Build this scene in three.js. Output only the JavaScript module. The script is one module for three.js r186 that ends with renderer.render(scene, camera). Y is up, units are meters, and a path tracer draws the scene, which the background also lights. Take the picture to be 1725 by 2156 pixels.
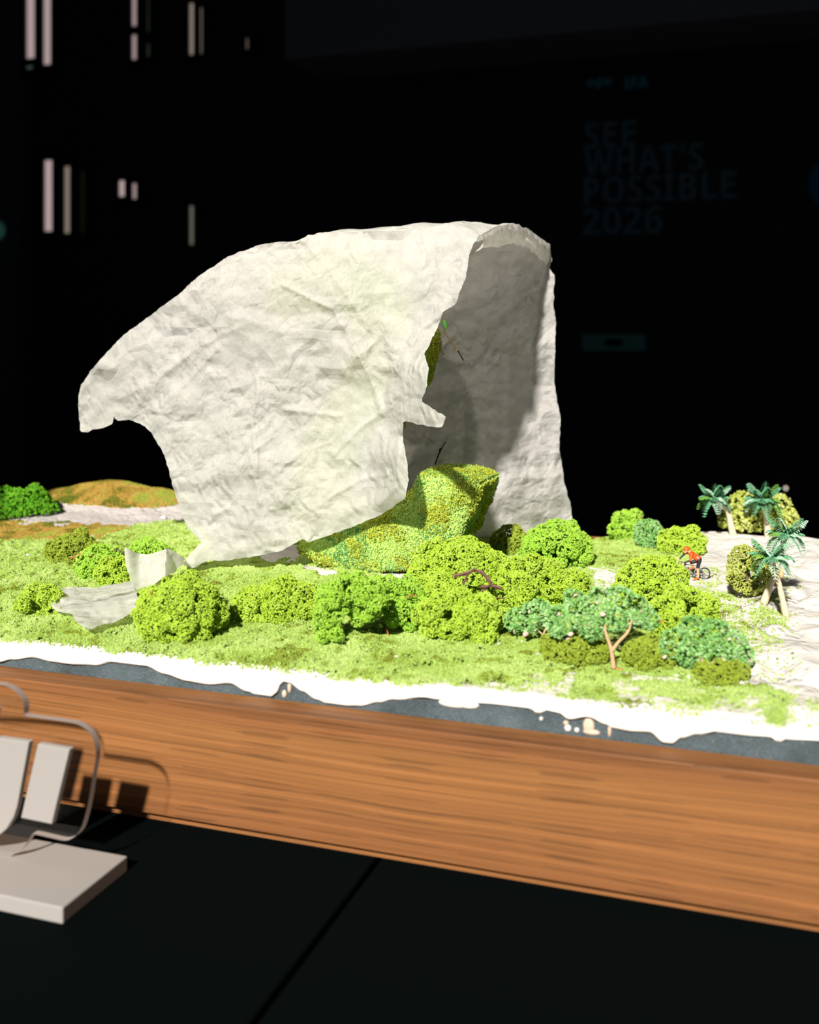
import * as THREE from 'three';
import { mergeGeometries } from 'three/addons/utils/BufferGeometryUtils.js';
import { RoundedBoxGeometry } from 'three/addons/geometries/RoundedBoxGeometry.js';
import { TextGeometry } from 'three/addons/geometries/TextGeometry.js';
import { FontLoader } from 'three/addons/loaders/FontLoader.js';
import { MeshSurfaceSampler } from 'three/addons/math/MeshSurfaceSampler.js';
import { MarchingCubes } from 'three/addons/objects/MarchingCubes.js';

// ---------------------------------------------------------------- camera, sky, sun, exposure
const F = 2250, CX = 862.5, CY = 708, PHI = Math.atan(2250 / 6550);
const CAM = new THREE.Vector3(0.1446, 0.15, 0.4198);
const RIGHT = new THREE.Vector3(Math.cos(PHI), 0, -Math.sin(PHI)), FWD = new THREE.Vector3(-Math.sin(PHI), 0, -Math.cos(PHI));
const scene = new THREE.Scene();
const camera = new THREE.PerspectiveCamera(2 * Math.atan(1078 / F) * 180 / Math.PI, 1725 / 2156, 0.02, 40);
camera.position.copy(CAM);
camera.lookAt(CAM.clone().add(FWD));
camera.setViewOffset(1725, 2156, 0, 370, 1725, 2156);      // a level camera with the lens shifted down
camera.focus = 0.615;
camera.userData.fStop = 9;
scene.background = new THREE.Color(0.10, 0.125, 0.15);      // sky outside the added window opening behind the camera
const sun = new THREE.DirectionalLight(new THREE.Color(1.0, 0.955, 0.89), 7.2);
sun.position.set(-0.05, 1.45, 1.95); sun.target.position.set(-0.1, 0, -0.2);
sun.shadow.radius = 4; sun.castShadow = true; sun.shadow.mapSize.set(4096, 4096);
Object.assign(sun.shadow.camera, { left: -1, right: 1, top: 1, bottom: -1, near: 0.1, far: 8 });
scene.add(sun, sun.target);
const renderer = new THREE.WebGLRenderer({ antialias: true });
renderer.toneMapping = THREE.LinearToneMapping; renderer.toneMappingExposure = 1.0;
renderer.shadowMap.enabled = true;

// ---------------------------------------------------------------- helpers
const V = (x, y, z) => new THREE.Vector3(x, y, z);
const lin = (r, g, b) => new THREE.Color().setRGB(r, g, b);
let SEED = 7;
const rnd = () => { SEED = (SEED + 0x6d2b79f5) | 0; let t = Math.imul(SEED ^ (SEED >>> 15), 1 | SEED); t = (t + Math.imul(t ^ (t >>> 7), 61 | t)) ^ t; return ((t ^ (t >>> 14)) >>> 0) / 4294967296; };
const rr = (a, b) => a + (b - a) * rnd();
const clamp = THREE.MathUtils.clamp, sst = (x, a, b) => { const t = Math.min(1, Math.max(0, (x - a) / (b - a))); return t * t * (3 - 2 * t); }, lerp = THREE.MathUtils.lerp;
const hash = (x, y, z) => { let h = Math.imul(x, 374761393) ^ Math.imul(y, 668265263) ^ Math.imul(z, 2147483647 - 91); h = Math.imul(h ^ (h >>> 13), 1274126177); return ((h ^ (h >>> 16)) >>> 0) / 4294967296; };
const nz = (x, y, z = 0) => {                                   // value noise, -1 .. 1
  const ix = Math.floor(x), iy = Math.floor(y), iz = Math.floor(z), f = (t) => t * t * t * (t * (t * 6 - 15) + 10);
  const u = f(x - ix), v = f(y - iy), w = f(z - iz);
  const l = (k) => lerp(lerp(hash(ix, iy, iz + k), hash(ix + 1, iy, iz + k), u), lerp(hash(ix, iy + 1, iz + k), hash(ix + 1, iy + 1, iz + k), u), v);
  return (w ? lerp(l(0), l(1), w) : l(0)) * 2 - 1;
};
const fbm = (x, y, o = 4, z = 0) => { let s = 0, a = 0.5; for (let i = 0; i < o; i++, a *= 0.5) { s += a * nz(x, y, z); x = x * 2.03 + 17.3; y = y * 2.03 + 5.1; z *= 2.03; } return s; };
const ray = (px, py) => RIGHT.clone().multiplyScalar((px - CX) / F).add(FWD).add(V(0, (CY - py) / F, 0));
const onY = (px, py, y = 0) => { const r = ray(px, py); return CAM.clone().addScaledVector(r, (y - CAM.y) / r.y); };
const onZ = (px, py, z) => { const r = ray(px, py); return CAM.clone().addScaledVector(r, (z - CAM.z) / r.z); };
const at = (px, py, d) => CAM.clone().addScaledVector(ray(px, py), d);
const proj = (x, y, z) => { const dx = x - CAM.x, dz = z - CAM.z, d = dx * FWD.x + dz * FWD.z; return [CX + F * (dx * RIGHT.x + dz * RIGHT.z) / d, CY - F * (y - CAM.y) / d, d]; };
const depthOf = (p) => proj(p.x, p.y, p.z)[2];
function sdPoly(x, y, P) {                                       // signed distance, negative inside
  let d = 1e9, inside = false;
  for (let i = 0, j = P.length - 1; i < P.length; j = i++) {
    const [ax, ay] = P[j], [bx, by] = P[i], ex = bx - ax, ey = by - ay, wx = x - ax, wy = y - ay, t = clamp((wx * ex + wy * ey) / (ex * ex + ey * ey + 1e-9), 0, 1);
    d = Math.min(d, (wx - ex * t) ** 2 + (wy - ey * t) ** 2);
    if ((ay > y) !== (by > y) && x < ((bx - ax) * (y - ay)) / (by - ay) + ax) inside = !inside;
  }
  return Math.sqrt(d) * (inside ? -1 : 1);
}
const taken = new Map();
const numbered = (n) => { const k = taken.get(n) ?? 0; taken.set(n, k + 1); return k ? `${n}_${String(k).padStart(3, '0')}` : n; };
function thing(name, label, category, pos = V(0, 0, 0), group) {
  const o = new THREE.Group(); o.name = numbered(name); o.position.copy(pos); o.userData = { label, category };
  if (group) o.userData.group = group;
  scene.add(o); return o;
}
function mesh(name, geo, mat, parent, extra) {
  const m = new THREE.Mesh(geo, mat); m.castShadow = m.receiveShadow = true;
  if (parent) { m.name = name; parent.add(m); } else { m.name = numbered(name); scene.add(m); }
  if (extra) Object.assign(m.userData, extra);
  return m;
}
const struct = (name, geo, mat, label, category) => mesh(name, geo, mat, null, { kind: 'structure', ...(label ? { label, category } : {}) });
const box = (x0, x1, y0, y1, z0, z1) => new THREE.BoxGeometry(Math.abs(x1 - x0), Math.abs(y1 - y0), Math.abs(z1 - z0)).translate((x0 + x1) / 2, (y0 + y1) / 2, (z0 + z1) / 2);
const rbox = (x0, x1, y0, y1, z0, z1, r) => new RoundedBoxGeometry(Math.abs(x1 - x0), Math.abs(y1 - y0), Math.abs(z1 - z0), 3, r).translate((x0 + x1) / 2, (y0 + y1) / 2, (z0 + z1) / 2);
const mat = (c, rough = 0.8, o = {}) => new THREE.MeshPhysicalMaterial({ color: c, roughness: rough, ...o });
function tex(w, h, fn, srgb = false, rx = 1, ry = 1) {
  const d = new Uint8Array(w * h * 4);
  for (let y = 0; y < h; y++) for (let x = 0; x < w; x++) { const c = fn(x, y), i = (y * w + x) * 4; for (let k = 0; k < 3; k++) d[i + k] = clamp(Array.isArray(c) ? c[k] : c, 0, 1) * 255; d[i + 3] = 255; }
  const t = new THREE.DataTexture(d, w, h); t.wrapS = t.wrapT = THREE.RepeatWrapping; t.magFilter = THREE.LinearFilter; t.minFilter = THREE.LinearMipmapLinearFilter;
  if (srgb) t.colorSpace = THREE.SRGBColorSpace; t.repeat.set(rx, ry); t.needsUpdate = true; return t;
}
const tile = (fn, w, h) => (x, y) => {                            // makes fn(x, y) repeat over w x h
  const u = x / w, v = y / h;
  return fn(x, y) * (1 - u) * (1 - v) + fn(x - w, y) * u * (1 - v) + fn(x, y - h) * (1 - u) * v + fn(x - w, y - h) * u * v;
};
function uvXY(g, a, b, s = 1, t = s) {                             // uv in metres from two axes of the geometry
  const p = g.attributes.position, uv = new Float32Array(p.count * 2), get = { x: 'getX', y: 'getY', z: 'getZ' };
  for (let i = 0; i < p.count; i++) { uv[2 * i] = p[get[a]](i) * s; uv[2 * i + 1] = p[get[b]](i) * t; }
  g.setAttribute('uv', new THREE.BufferAttribute(uv, 2)); return g;
}
function tube(pts, radii, sides = 7, bump = 0) {                   // tapered tube along points
  const c = new THREE.CatmullRomCurve3(pts), n = Math.max(6, pts.length * 4), fr = c.computeFrenetFrames(n, false), pos = [], idx = [];
  for (let i = 0; i <= n; i++) {
    const t = i / n, p = c.getPoint(t), k = t * (radii.length - 1), a = Math.floor(Math.min(k, radii.length - 2)), r = lerp(radii[a], radii[a + 1], k - a) * (1 + bump * (rnd() - 0.5));
    for (let s = 0; s < sides; s++) { const an = (s / sides) * Math.PI * 2, q = p.clone().addScaledVector(fr.normals[i], Math.cos(an) * r).addScaledVector(fr.binormals[i], Math.sin(an) * r); pos.push(q.x, q.y, q.z); }
    if (i) for (let s = 0; s < sides; s++) { const b = (i - 1) * sides, e = (s + 1) % sides; idx.push(b + s, b + e, b + sides + s, b + e, b + sides + e, b + sides + s); }
  }
  for (const [ring, rev] of [[0, 1], [n, 0]]) { const b = ring * sides; for (let s = 1; s < sides - 1; s++) rev ? idx.push(b, b + s + 1, b + s) : idx.push(b, b + s, b + s + 1); }
  const g = new THREE.BufferGeometry(); g.setAttribute('position', new THREE.Float32BufferAttribute(pos, 3)); g.setIndex(idx); g.computeVertexNormals(); return g;
}

// ---------------------------------------------------------------- textures and materials
const grain = (u, v) => {                                          // u metres along, v metres across
  const w = v + 0.0022 * nz(u * 5, v * 22) + 0.0007 * nz(u * 22, v * 60);
  const streak = 0.5 + 0.30 * nz(u * 4.0, w * 800) + 0.22 * nz(u * 2.2 + 9, w * 330) + 0.30 * nz(u * 14, w * 1700);
  const pores = nz(u * 30, w * 1500) > 0.62 ? 1 : 0;
  return [clamp(streak, 0, 1), pores, 0.5 + 0.5 * nz(u * 2.2 + 3, w * 110)];
};
const woodMap = tex(2048, 768, (x, y) => { const [s, p, b] = grain(x / 2048 * 0.7, y / 768 * 0.1); const k = (0.70 + 0.24 * s + 0.12 * b) * (p ? 0.86 : 1); return [0.59 * k, 0.385 * k * (0.98 + 0.05 * b), 0.225 * k]; }, true);
const woodBump = tex(1024, 512, (x, y) => { const [s, p] = grain(x / 1024 * 0.7, y / 512 * 0.1); return 0.5 + 0.3 * s - (p ? 0.4 : 0); });
for (const t of [woodMap, woodBump]) t.wrapS = THREE.MirroredRepeatWrapping;
const woodMat = mat(0xffffff, 0.55, { map: woodMap, bumpMap: woodBump, bumpScale: 0.00012, specularIntensity: 0.4 });
function facet(x, y, k) {                                          // flat facets between random heights on a skewed triangle grid, 0 .. 1
  const q = (x + y) * 0.3660254, X = x + q, Y = y + q, i = Math.floor(X), j = Math.floor(Y), u = X - i, v = Y - j, h = (a, b) => hash(i + a, j + b, k);
  return u > v ? h(0, 0) * (1 - u) + h(1, 0) * (u - v) + h(1, 1) * v : h(0, 0) * (1 - v) + h(0, 1) * (v - u) + h(1, 1) * u;
}
const LAYERS = [[0.040, 0.0050, 0.5, 1.5], [0.022, 0.0036, 1.9, 1.7], [0.0125, 0.0029, 0.2, 1.5], [0.0075, 0.0020, 2.5, 1.6], [0.0042, 0.0012, 1.2, 1.4], [0.0025, 0.0005, 2.1, 1.3]];
function crease(x, y, from = 0, to = LAYERS.length) {               // metres in, metres out
  let h = 0;
  for (let i = from; i < to; i++) {
    const [s, a, r, st] = LAYERS[i], w = s * 0.55, wx = x + w * nz(x / s * 0.45 + i, y / s * 0.45), wy = y + w * nz(x / s * 0.45, y / s * 0.45 + 9 + i), c = Math.cos(r), n = Math.sin(r);
    h += a * (0.35 + 0.9 * sst(nz(x * 28 + i * 5, y * 28 + 2), -0.4, 0.5)) * facet((wx * c + wy * n) / (s * st), (wy * c - wx * n) / s, i + 3);
  }
  return h;
}
const PW = 0.34, paperBump = (() => {
  const n = 1700, d = new Float32Array(n * n * 4);
  for (let y = 0; y < n; y++) for (let x = 0; x < n; x++) { const i = (y * n + x) * 4; d[i] = d[i + 1] = d[i + 2] = 100 * crease(x / n * PW, y / n * PW, 2) + 0.002 * nz(x / 3, y / 3); d[i + 3] = 1; }
  const t = new THREE.DataTexture(d, n, n, THREE.RGBAFormat, THREE.FloatType); t.wrapS = t.wrapT = THREE.MirroredRepeatWrapping; t.magFilter = THREE.LinearFilter; t.needsUpdate = true; return t;
})();
const paperMap = tex(1400, 1400, (x, y) => {                        // long fibres and whitened crease lines
  const f = 0.45 * nz(x / 8, y / 2.6) + 0.45 * nz(x / 2.6 + 50, y / 7) + 0.6 * nz(x / 22, y / 22), k = 0.962 + 0.04 * f ; return [k, k * 0.985, k * 0.965];
}, true);
paperMap.wrapS = paperMap.wrapT = THREE.MirroredRepeatWrapping;
const paperMat = mat(lin(1.0, 1.0, 1.0), 0.92, { map: paperMap, bumpMap: paperBump, bumpScale: 0.01, transmission: 0.6, thickness: 0, side: THREE.DoubleSide, specularIntensity: 0.25 });
paperMap.repeat.set(1 / PW, 1 / PW); paperBump.repeat.set(1 / PW, 1 / PW);
const plasterBump = tex(512, 512, tile((x, y) => 0.5 + 0.5 * fbm(x / 26, y / 26, 5), 512, 512), false, 14, 14);
const groundMat = mat(lin(1, 1, 1), 0.95, { vertexColors: true, bumpMap: plasterBump, bumpScale: 0.0022, specularIntensity: 0.15 });
const paintMat = mat(lin(0.84, 0.805, 0.725), 0.5, { specularIntensity: 0.4 });
const foamBump = tex(512, 512, tile((x, y) => 0.5 + 0.35 * fbm(x / 14, y / 30, 4) + 0.25 * nz(x / 3, y / 3), 512, 512), false, 16, 16);
const foamMap = tex(512, 512, tile((x, y) => 0.72 + 0.16 * fbm(x / 40, y / 40, 4) + (nz(x / 2.2, y / 2.2) > 0.86 ? 0.25 : 0), 512, 512), true, 6, 6);
const foamMat = mat(lin(0.175, 0.225, 0.245), 0.9, { map: foamMap, bumpMap: foamBump, bumpScale: 0.0012, specularIntensity: 0.3 });
const crumbMat = mat(lin(1, 1, 1), 0.95, { vertexColors: true, specularIntensity: 0.15 });
const crumbInst = mat(lin(1, 1, 1), 0.95, { specularIntensity: 0.15 });
const twigMat = mat(lin(0.10, 0.045, 0.03), 0.6), rustMat = mat(lin(0.42, 0.14, 0.05), 0.7), barkMat = mat(lin(0.55, 0.36, 0.19), 0.85), darkBark = mat(lin(0.16, 0.1, 0.075), 0.9), paleBark = mat(lin(0.62, 0.52, 0.37), 0.9);
const petalMat = mat(lin(0.82, 0.5, 0.44), 0.8), chipMat = mat(lin(0.74, 0.71, 0.66), 0.85);
const blackMat = mat(lin(0.004, 0.004, 0.0045), 0.9, { specularIntensity: 0.1 });

// ---------------------------------------------------------------- the hall round the table
const FLOOR = -0.85, ZB = -3.9, ZF = 1.0, XL = -4.2, XR = 2.6, TOP = 2.5;
const wallMat = mat(lin(0.055, 0.055, 0.06), 0.95, { specularIntensity: 0.2 });
struct('floor', box(XL, XR, FLOOR - 0.1, FLOOR, ZB, ZF), wallMat);
struct('added_ceiling', box(XL, XR, TOP, TOP + 0.1, ZB, ZF), wallMat);  // unseen, added with the front wall to keep sun off the far wall
struct('wall_back', box(XL, XR, FLOOR, TOP, ZB - 0.1, ZB), wallMat);
struct('wall_left', box(XL - 0.1, XL, FLOOR, TOP, ZB, ZF), wallMat);
struct('wall_right', box(XR, XR + 0.1, FLOOR, TOP, ZB, ZF), wallMat);
struct('added_wall_front', mergeGeometries([box(XL, XR, 1.35, TOP, ZF, ZF + 0.12), box(XL, XR, FLOOR, -0.35, ZF, ZF + 0.12), box(XL, -1.5, -0.35, 1.35, ZF, ZF + 0.12), box(1.5, XR, -0.35, 1.35, ZF, ZF + 0.12)]), wallMat);  // unseen, added; the opening lets sun onto the table, not the back wall
{
  const dim = mat(lin(0.15, 0.15, 0.18), 0.9, { specularIntensity: 0.2 });
  const a = onZ(1725, 20, -2.6), b = onZ(600, 118, -2.6);
  struct('trim_1', box(b.x, XR, a.y, TOP, -2.6, -2.9), dim);
  const p0 = onZ(42, 500, ZB + 0.05), p1 = onZ(-200, 500, ZB + 0.05);
  struct('trim_2', box(p1.x, p0.x, FLOOR, TOP, ZB, ZB + 0.05), dim);
}
let winN = 0;
function litWindow(x0, x1, y0, y1, c, e) {                         // pixel box of a tall narrow lit pane on the far wall
  const z = ZB + 0.03, a = onZ(x0, y1, z), b = onZ(x1, y0, z), f = 0.02, g = new THREE.Group();
  g.name = `window_${++winN}`; g.userData = { kind: 'structure' }; scene.add(g);
  mesh('frame', mergeGeometries([box(a.x - f, a.x, a.y - f, b.y + f, ZB, z + 0.02), box(b.x, b.x + f, a.y - f, b.y + f, ZB, z + 0.02), box(a.x, b.x, a.y - f, a.y, ZB, z + 0.02), box(a.x, b.x, b.y, b.y + f, ZB, z + 0.02)]), wallMat, g);
  mesh('lit_pane', box(a.x, b.x, a.y, b.y, z - 0.008, z), mat(lin(0, 0, 0), 0.6, { emissive: lin(...c), emissiveIntensity: e }), g);
}
const pink = [1, 0.76, 0.74], warm = [1, 0.82, 0.66];
for (const w of [[57, 78, -60, 126, pink, 0.40], [93, 112, -60, 139, pink, 0.40], [279, 292, -40, 58, pink, 0.34], [279, 292, 73, 128, pink, 0.34], [311, 319, -20, 70, [0.5, 0.7, 0.4], 0.03], [311, 319, 92, 122, [0.6, 0.8, 0.5], 0.04],
  [400, 415, 6, 118, warm, 0.24], [420, 430, 16, 116, warm, 0.18], [519, 530, 80, 106, warm, 0.1], [535, 541, 84, 106, warm, 0.05], [95, 115, 337, 488, pink, 0.42], [137, 152, 350, 492, warm, 0.22], [172, 182, 360, 492, [0.5, 0.6, 0.2], 0.012],
  [252, 267, 380, 415, pink, 0.46], [280, 292, 386, 420, pink, 0.34], [400, 412, 433, 516, [1, 0.95, 0.75], 0.11], [57, 74, 138, 148, [0.7, 1, 0.9], 0.06]]) litWindow(...w);
// sign on the far wall; a faint glow is added so its letters show
const font = await new FontLoader().loadAsync('fonts/droid/droid_sans_bold.typeface.json');
{
  const signGlowMat = mat(lin(0.01, 0.03, 0.045), 0.8, { emissive: lin(0.25, 0.62, 0.85), emissiveIntensity: 0.0045 });
  const s = thing('wall_sign', 'dim blue lettered sign reading SEE WHAT\'S POSSIBLE 2026 on the dark far wall', 'sign');
  const put = (text, x, y, h, w, m = signGlowMat) => {
    const a = onZ(x, y, ZB), b = onZ(x, y - h, ZB), c = onZ(x + w, y, ZB), H = b.y - a.y;
    const g = new TextGeometry(text, { font, size: H / 0.74 * 0.74, depth: 0.01, curveSegments: 5, bevelEnabled: false });
    g.computeBoundingBox(); const bb = g.boundingBox;
    g.translate(-bb.min.x, -bb.min.y, 0).scale((c.x - a.x) / (bb.max.x - bb.min.x), H / (bb.max.y - bb.min.y), 1).translate(a.x, a.y, ZB);
    mesh('lettering', g, m, s);
  };
  put('SEE', 1232, 315, 56, 107); put("WHAT'S", 1230, 370, 56, 252); put('POSSIBLE', 1230, 431, 57, 320); put('2026', 1228, 496, 58, 168);
  const logoGlowMat = mat(lin(0.01, 0.04, 0.05), 0.8, { emissive: lin(0.1, 0.65, 0.9), emissiveIntensity: 0.009 });
  put('oje', 1236, 188, 24, 52, logoGlowMat); put('IFA', 1316, 188, 24, 50, logoGlowMat);
  const pl = thing('door_plate', 'small dark teal rectangular plate on the far wall under the lettering', 'plate');
  const a = onZ(1228, 738, ZB), b = onZ(1360, 704, ZB);
  mesh('panel', box(a.x, b.x, a.y, b.y, ZB, ZB + 0.012), mat(lin(0.12, 0.42, 0.38), 0.7), pl);
  const c = (a.x + b.x) / 2, d = (a.y + b.y) / 2;
  mesh('dark_mark', rbox(c - 0.035, c + 0.035, d - 0.014, d + 0.014, ZB + 0.012, ZB + 0.016, 0.002), blackMat, pl);
  const lamp = (px, py, r, col, e, label) => { const o = thing('wall_lamp', label, 'lamp', onZ(px, py, ZB + 0.06)); mesh('glowing_bulb', new THREE.SphereGeometry(r, 20, 14), mat(lin(0, 0, 0), 0.5, { emissive: lin(...col), emissiveIntensity: e }), o); mesh('lamp_mount', new THREE.CylinderGeometry(r * 0.5, r * 0.6, 0.06, 14).rotateX(Math.PI / 2).translate(0, 0, -0.03), wallMat, o); };
  lamp(1655, 1028, 0.0055, [1, 0.85, 0.7], 1.6, 'tiny warm round lamp shining behind the far right palms');
  lamp(1762, 385, 0.10, [0.1, 0.45, 1], 0.006, 'faint blue round lamp at the right edge of the far wall');
  lamp(-8, 485, 0.045, [0.3, 1, 0.8], 0.03, 'faint green round lamp at the left edge of the far wall');
}

// ---------------------------------------------------------------- black table and wooden plinth
const YT = -0.071, YW = -0.013, YB = -0.0665;
{
  const t = thing('display_table', 'black table topped with large matt black slabs under the model', 'table');
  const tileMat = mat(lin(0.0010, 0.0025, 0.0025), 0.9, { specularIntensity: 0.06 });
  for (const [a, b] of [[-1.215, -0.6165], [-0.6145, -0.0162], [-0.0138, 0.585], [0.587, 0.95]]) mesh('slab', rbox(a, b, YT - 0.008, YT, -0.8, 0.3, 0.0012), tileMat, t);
  mesh('table_top', box(-1.2, 0.94, YT - 0.04, YT - 0.0082, -0.79, 0.29), blackMat, t);
  for (const x of [-1.15, 0.89]) for (const z of [-0.74, 0.24]) mesh('leg', box(x - 0.03, x + 0.03, FLOOR, YT - 0.04, z - 0.03, z + 0.03), blackMat, t);
  const p = thing('wooden_plinth', 'low brown wood veneer plinth framing the model landscape', 'plinth');
  const face = (g) => uvXY(g, 'x', 'y', 1 / 0.7, 1 / 0.1), top = (g) => uvXY(g, 'x', 'z', 1 / 0.7, 1 / 0.1);
  const fp = rbox(-0.75, 0.4, YB, YW, -0.015, 0, 0.0007);
  { const P = fp.attributes.position, N = fp.attributes.normal, uv = fp.attributes.uv; for (let i = 0; i < P.count; i++) uv.setXY(i, P.getX(i) / 0.7, (P.getY(i) + (Math.abs(N.getY(i)) > 0.6 ? P.getZ(i) * 1.0 : 0)) / 0.1 + 0.7); }
  mesh('front_panel', fp, woodMat, p);
  mesh('back_panel', face(box(-0.75, 0.4, YB, YW, -0.452, -0.437)), woodMat, p);
  for (const x of [-0.75, 0.385]) mesh('side_panel', uvXY(box(x, x + 0.015, YB, YW, -0.437, -0.015), 'z', 'y', 1 / 0.7, 1 / 0.1), woodMat, p);
  mesh('toe_kick', face(box(-0.74, 0.39, YT, YB, -0.44, -0.0047)), woodMat, p);
}

// ---------------------------------------------------------------- landscape
const ZR = -0.016, ZE = -0.432, XA = -0.72, XB = 0.37;
const mound = onY(240, 1063), mound2 = onY(330, 1140), ridge = onY(20, 1050);
const gauss = (x, z, c, sx, sz) => Math.exp(-(((x - c.x) / sx) ** 2) - ((z - c.z) / sz) ** 2);
const dipC = V(0.002, 0, -0.42);
function hgt(x, z) {
  const e = clamp((ZR - z) / 0.012, 0, 1);
  let h = 0.0035 * fbm(x * 17 + 4, z * 17, 3) * e + 0.0012 * fbm(x * 60, z * 60 + 9, 2) * e;
  h += 0.0195 * gauss(x, z, mound, 0.068, 0.036) + 0.006 * gauss(x, z, mound2, 0.07, 0.04) + 0.004 * gauss(x, z, ridge, 0.06, 0.03);
  h -= 0.0125 * gauss(x, z, dipC, 0.045, 0.06);
  const [px, py] = proj(x, 0, z);
  const sand = sst(px, 1480, 1640); if (sand > 0) h += sand * (0.0035 * Math.abs(nz(x * 42 + 2, z * 36)) + 0.0022 * nz(x * 90, z * 70 + 4)) * e;
  h -= 0.0045 * (1 - clamp((ZR - z) / 0.006, 0, 1)) ** 2;
  return h;
}
const ground = (px, py) => { let y = 0, p; for (let i = 0; i < 6; i++) { p = onY(px, py, y); y = hgt(p.x, p.z); } p.y = y; return p; };
// where the moss lies (outlines on the ground)
const MEADOW = [[-300, 1128], [120, 1135], [200, 1140], [250, 1118], [330, 1105], [400, 1105], [450, 1140], [560, 1140], [700, 1135], [1000, 1105], [1110, 1105], [1230, 1130], [1236, 1190], [1262, 1250], [1310, 1262], [1400, 1270], [1495, 1285], [1540, 1330], [1570, 1400], [1560, 1430], [1640, 1452], [1725, 1480], [1900, 1500], [1900, 1570], [1650, 1545], [1500, 1522], [1300, 1486], [1180, 1468], [1000, 1440], [880, 1444], [760, 1442], [600, 1426], [400, 1397], [200, 1367], [-300, 1340]];
const BACKGREEN = [[1236, 1150], [1290, 1115], [1380, 1105], [1440, 1118], [1490, 1140], [1440, 1185], [1350, 1197], [1240, 1197]];
const BARE = [[[635, 1188], [700, 1196], [715, 1212], [690, 1218], [650, 1205]], [[795, 1200], [850, 1190], [885, 1226], [868, 1244], [805, 1226]], [[545, 1150], [630, 1145], [632, 1178], [570, 1186], [540, 1172]]];
const ORANGE = [[-300, 1100], [60, 1106], [200, 1110], [270, 1114], [235, 1124], [190, 1141], [120, 1138], [-300, 1156]];
const SPARSE = [[1470, 1215], [1560, 1255], [1650, 1285], [1665, 1320], [1600, 1350], [1620, 1400], [1580, 1420], [1560, 1360], [1500, 1290]];
const CLIFF = [[1350, 1300], [1480, 1310], [1470, 1400], [1350, 1400]];
function cover(px, py, x, z) {                                    // [green share, orange share]
  const w = 9 * fbm(x * 130, z * 130, 3), j = w * 1.6;
  let g = sst(-sdPoly(px, py, MEADOW) + j, -6, 10);
  g *= sst(ZR - z + 0.005 * fbm(x * 140, z * 140 + 4, 3), -0.0008, 0.0045) * 0.985 + 0.015;
  for (const b of BARE) g *= sst(sdPoly(px, py, b) + j * 0.7, -3, 5);
  const fr = sst(px, 950, 1500) * sst(py, 1400, 1475);                  // thin scatter along the front right
  g *= 1 - fr * clamp(0.50 + 0.9 * fbm(x * 90, z * 90, 3), 0, 0.95);
  g *= 1 - 0.9 * sst(fbm(x * 70 + 8, z * 70, 3), 0.30, 0.42) * sst(px, 600, 1200);
  g = Math.max(g, 0.42 * sst(-sdPoly(px, py, BACKGREEN) + j, -8, 14), 0.16 * sst(-sdPoly(px, py, SPARSE) + j, -10, 20) * clamp(0.8 + 2 * fbm(x * 110, z * 110, 2), 0, 1.6));
  g = Math.max(g, 0.05 * sst(px, 1180, 1250) * (1 - sst(px, 1600, 1700)) * sst(py, 1180, 1210) * clamp(0.5 + 3 * fbm(x * 120, z * 120, 2), 0, 2));
  let o = sst(-sdPoly(px, py, ORANGE) + j, -6, 10);
  const m = gauss(x, z, mound, 0.075, 0.042);
  o = Math.max(o, sst(m, 0.33, 0.48));
  return [clamp(g, 0, 1), clamp(o, 0, 1)];
}
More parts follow.
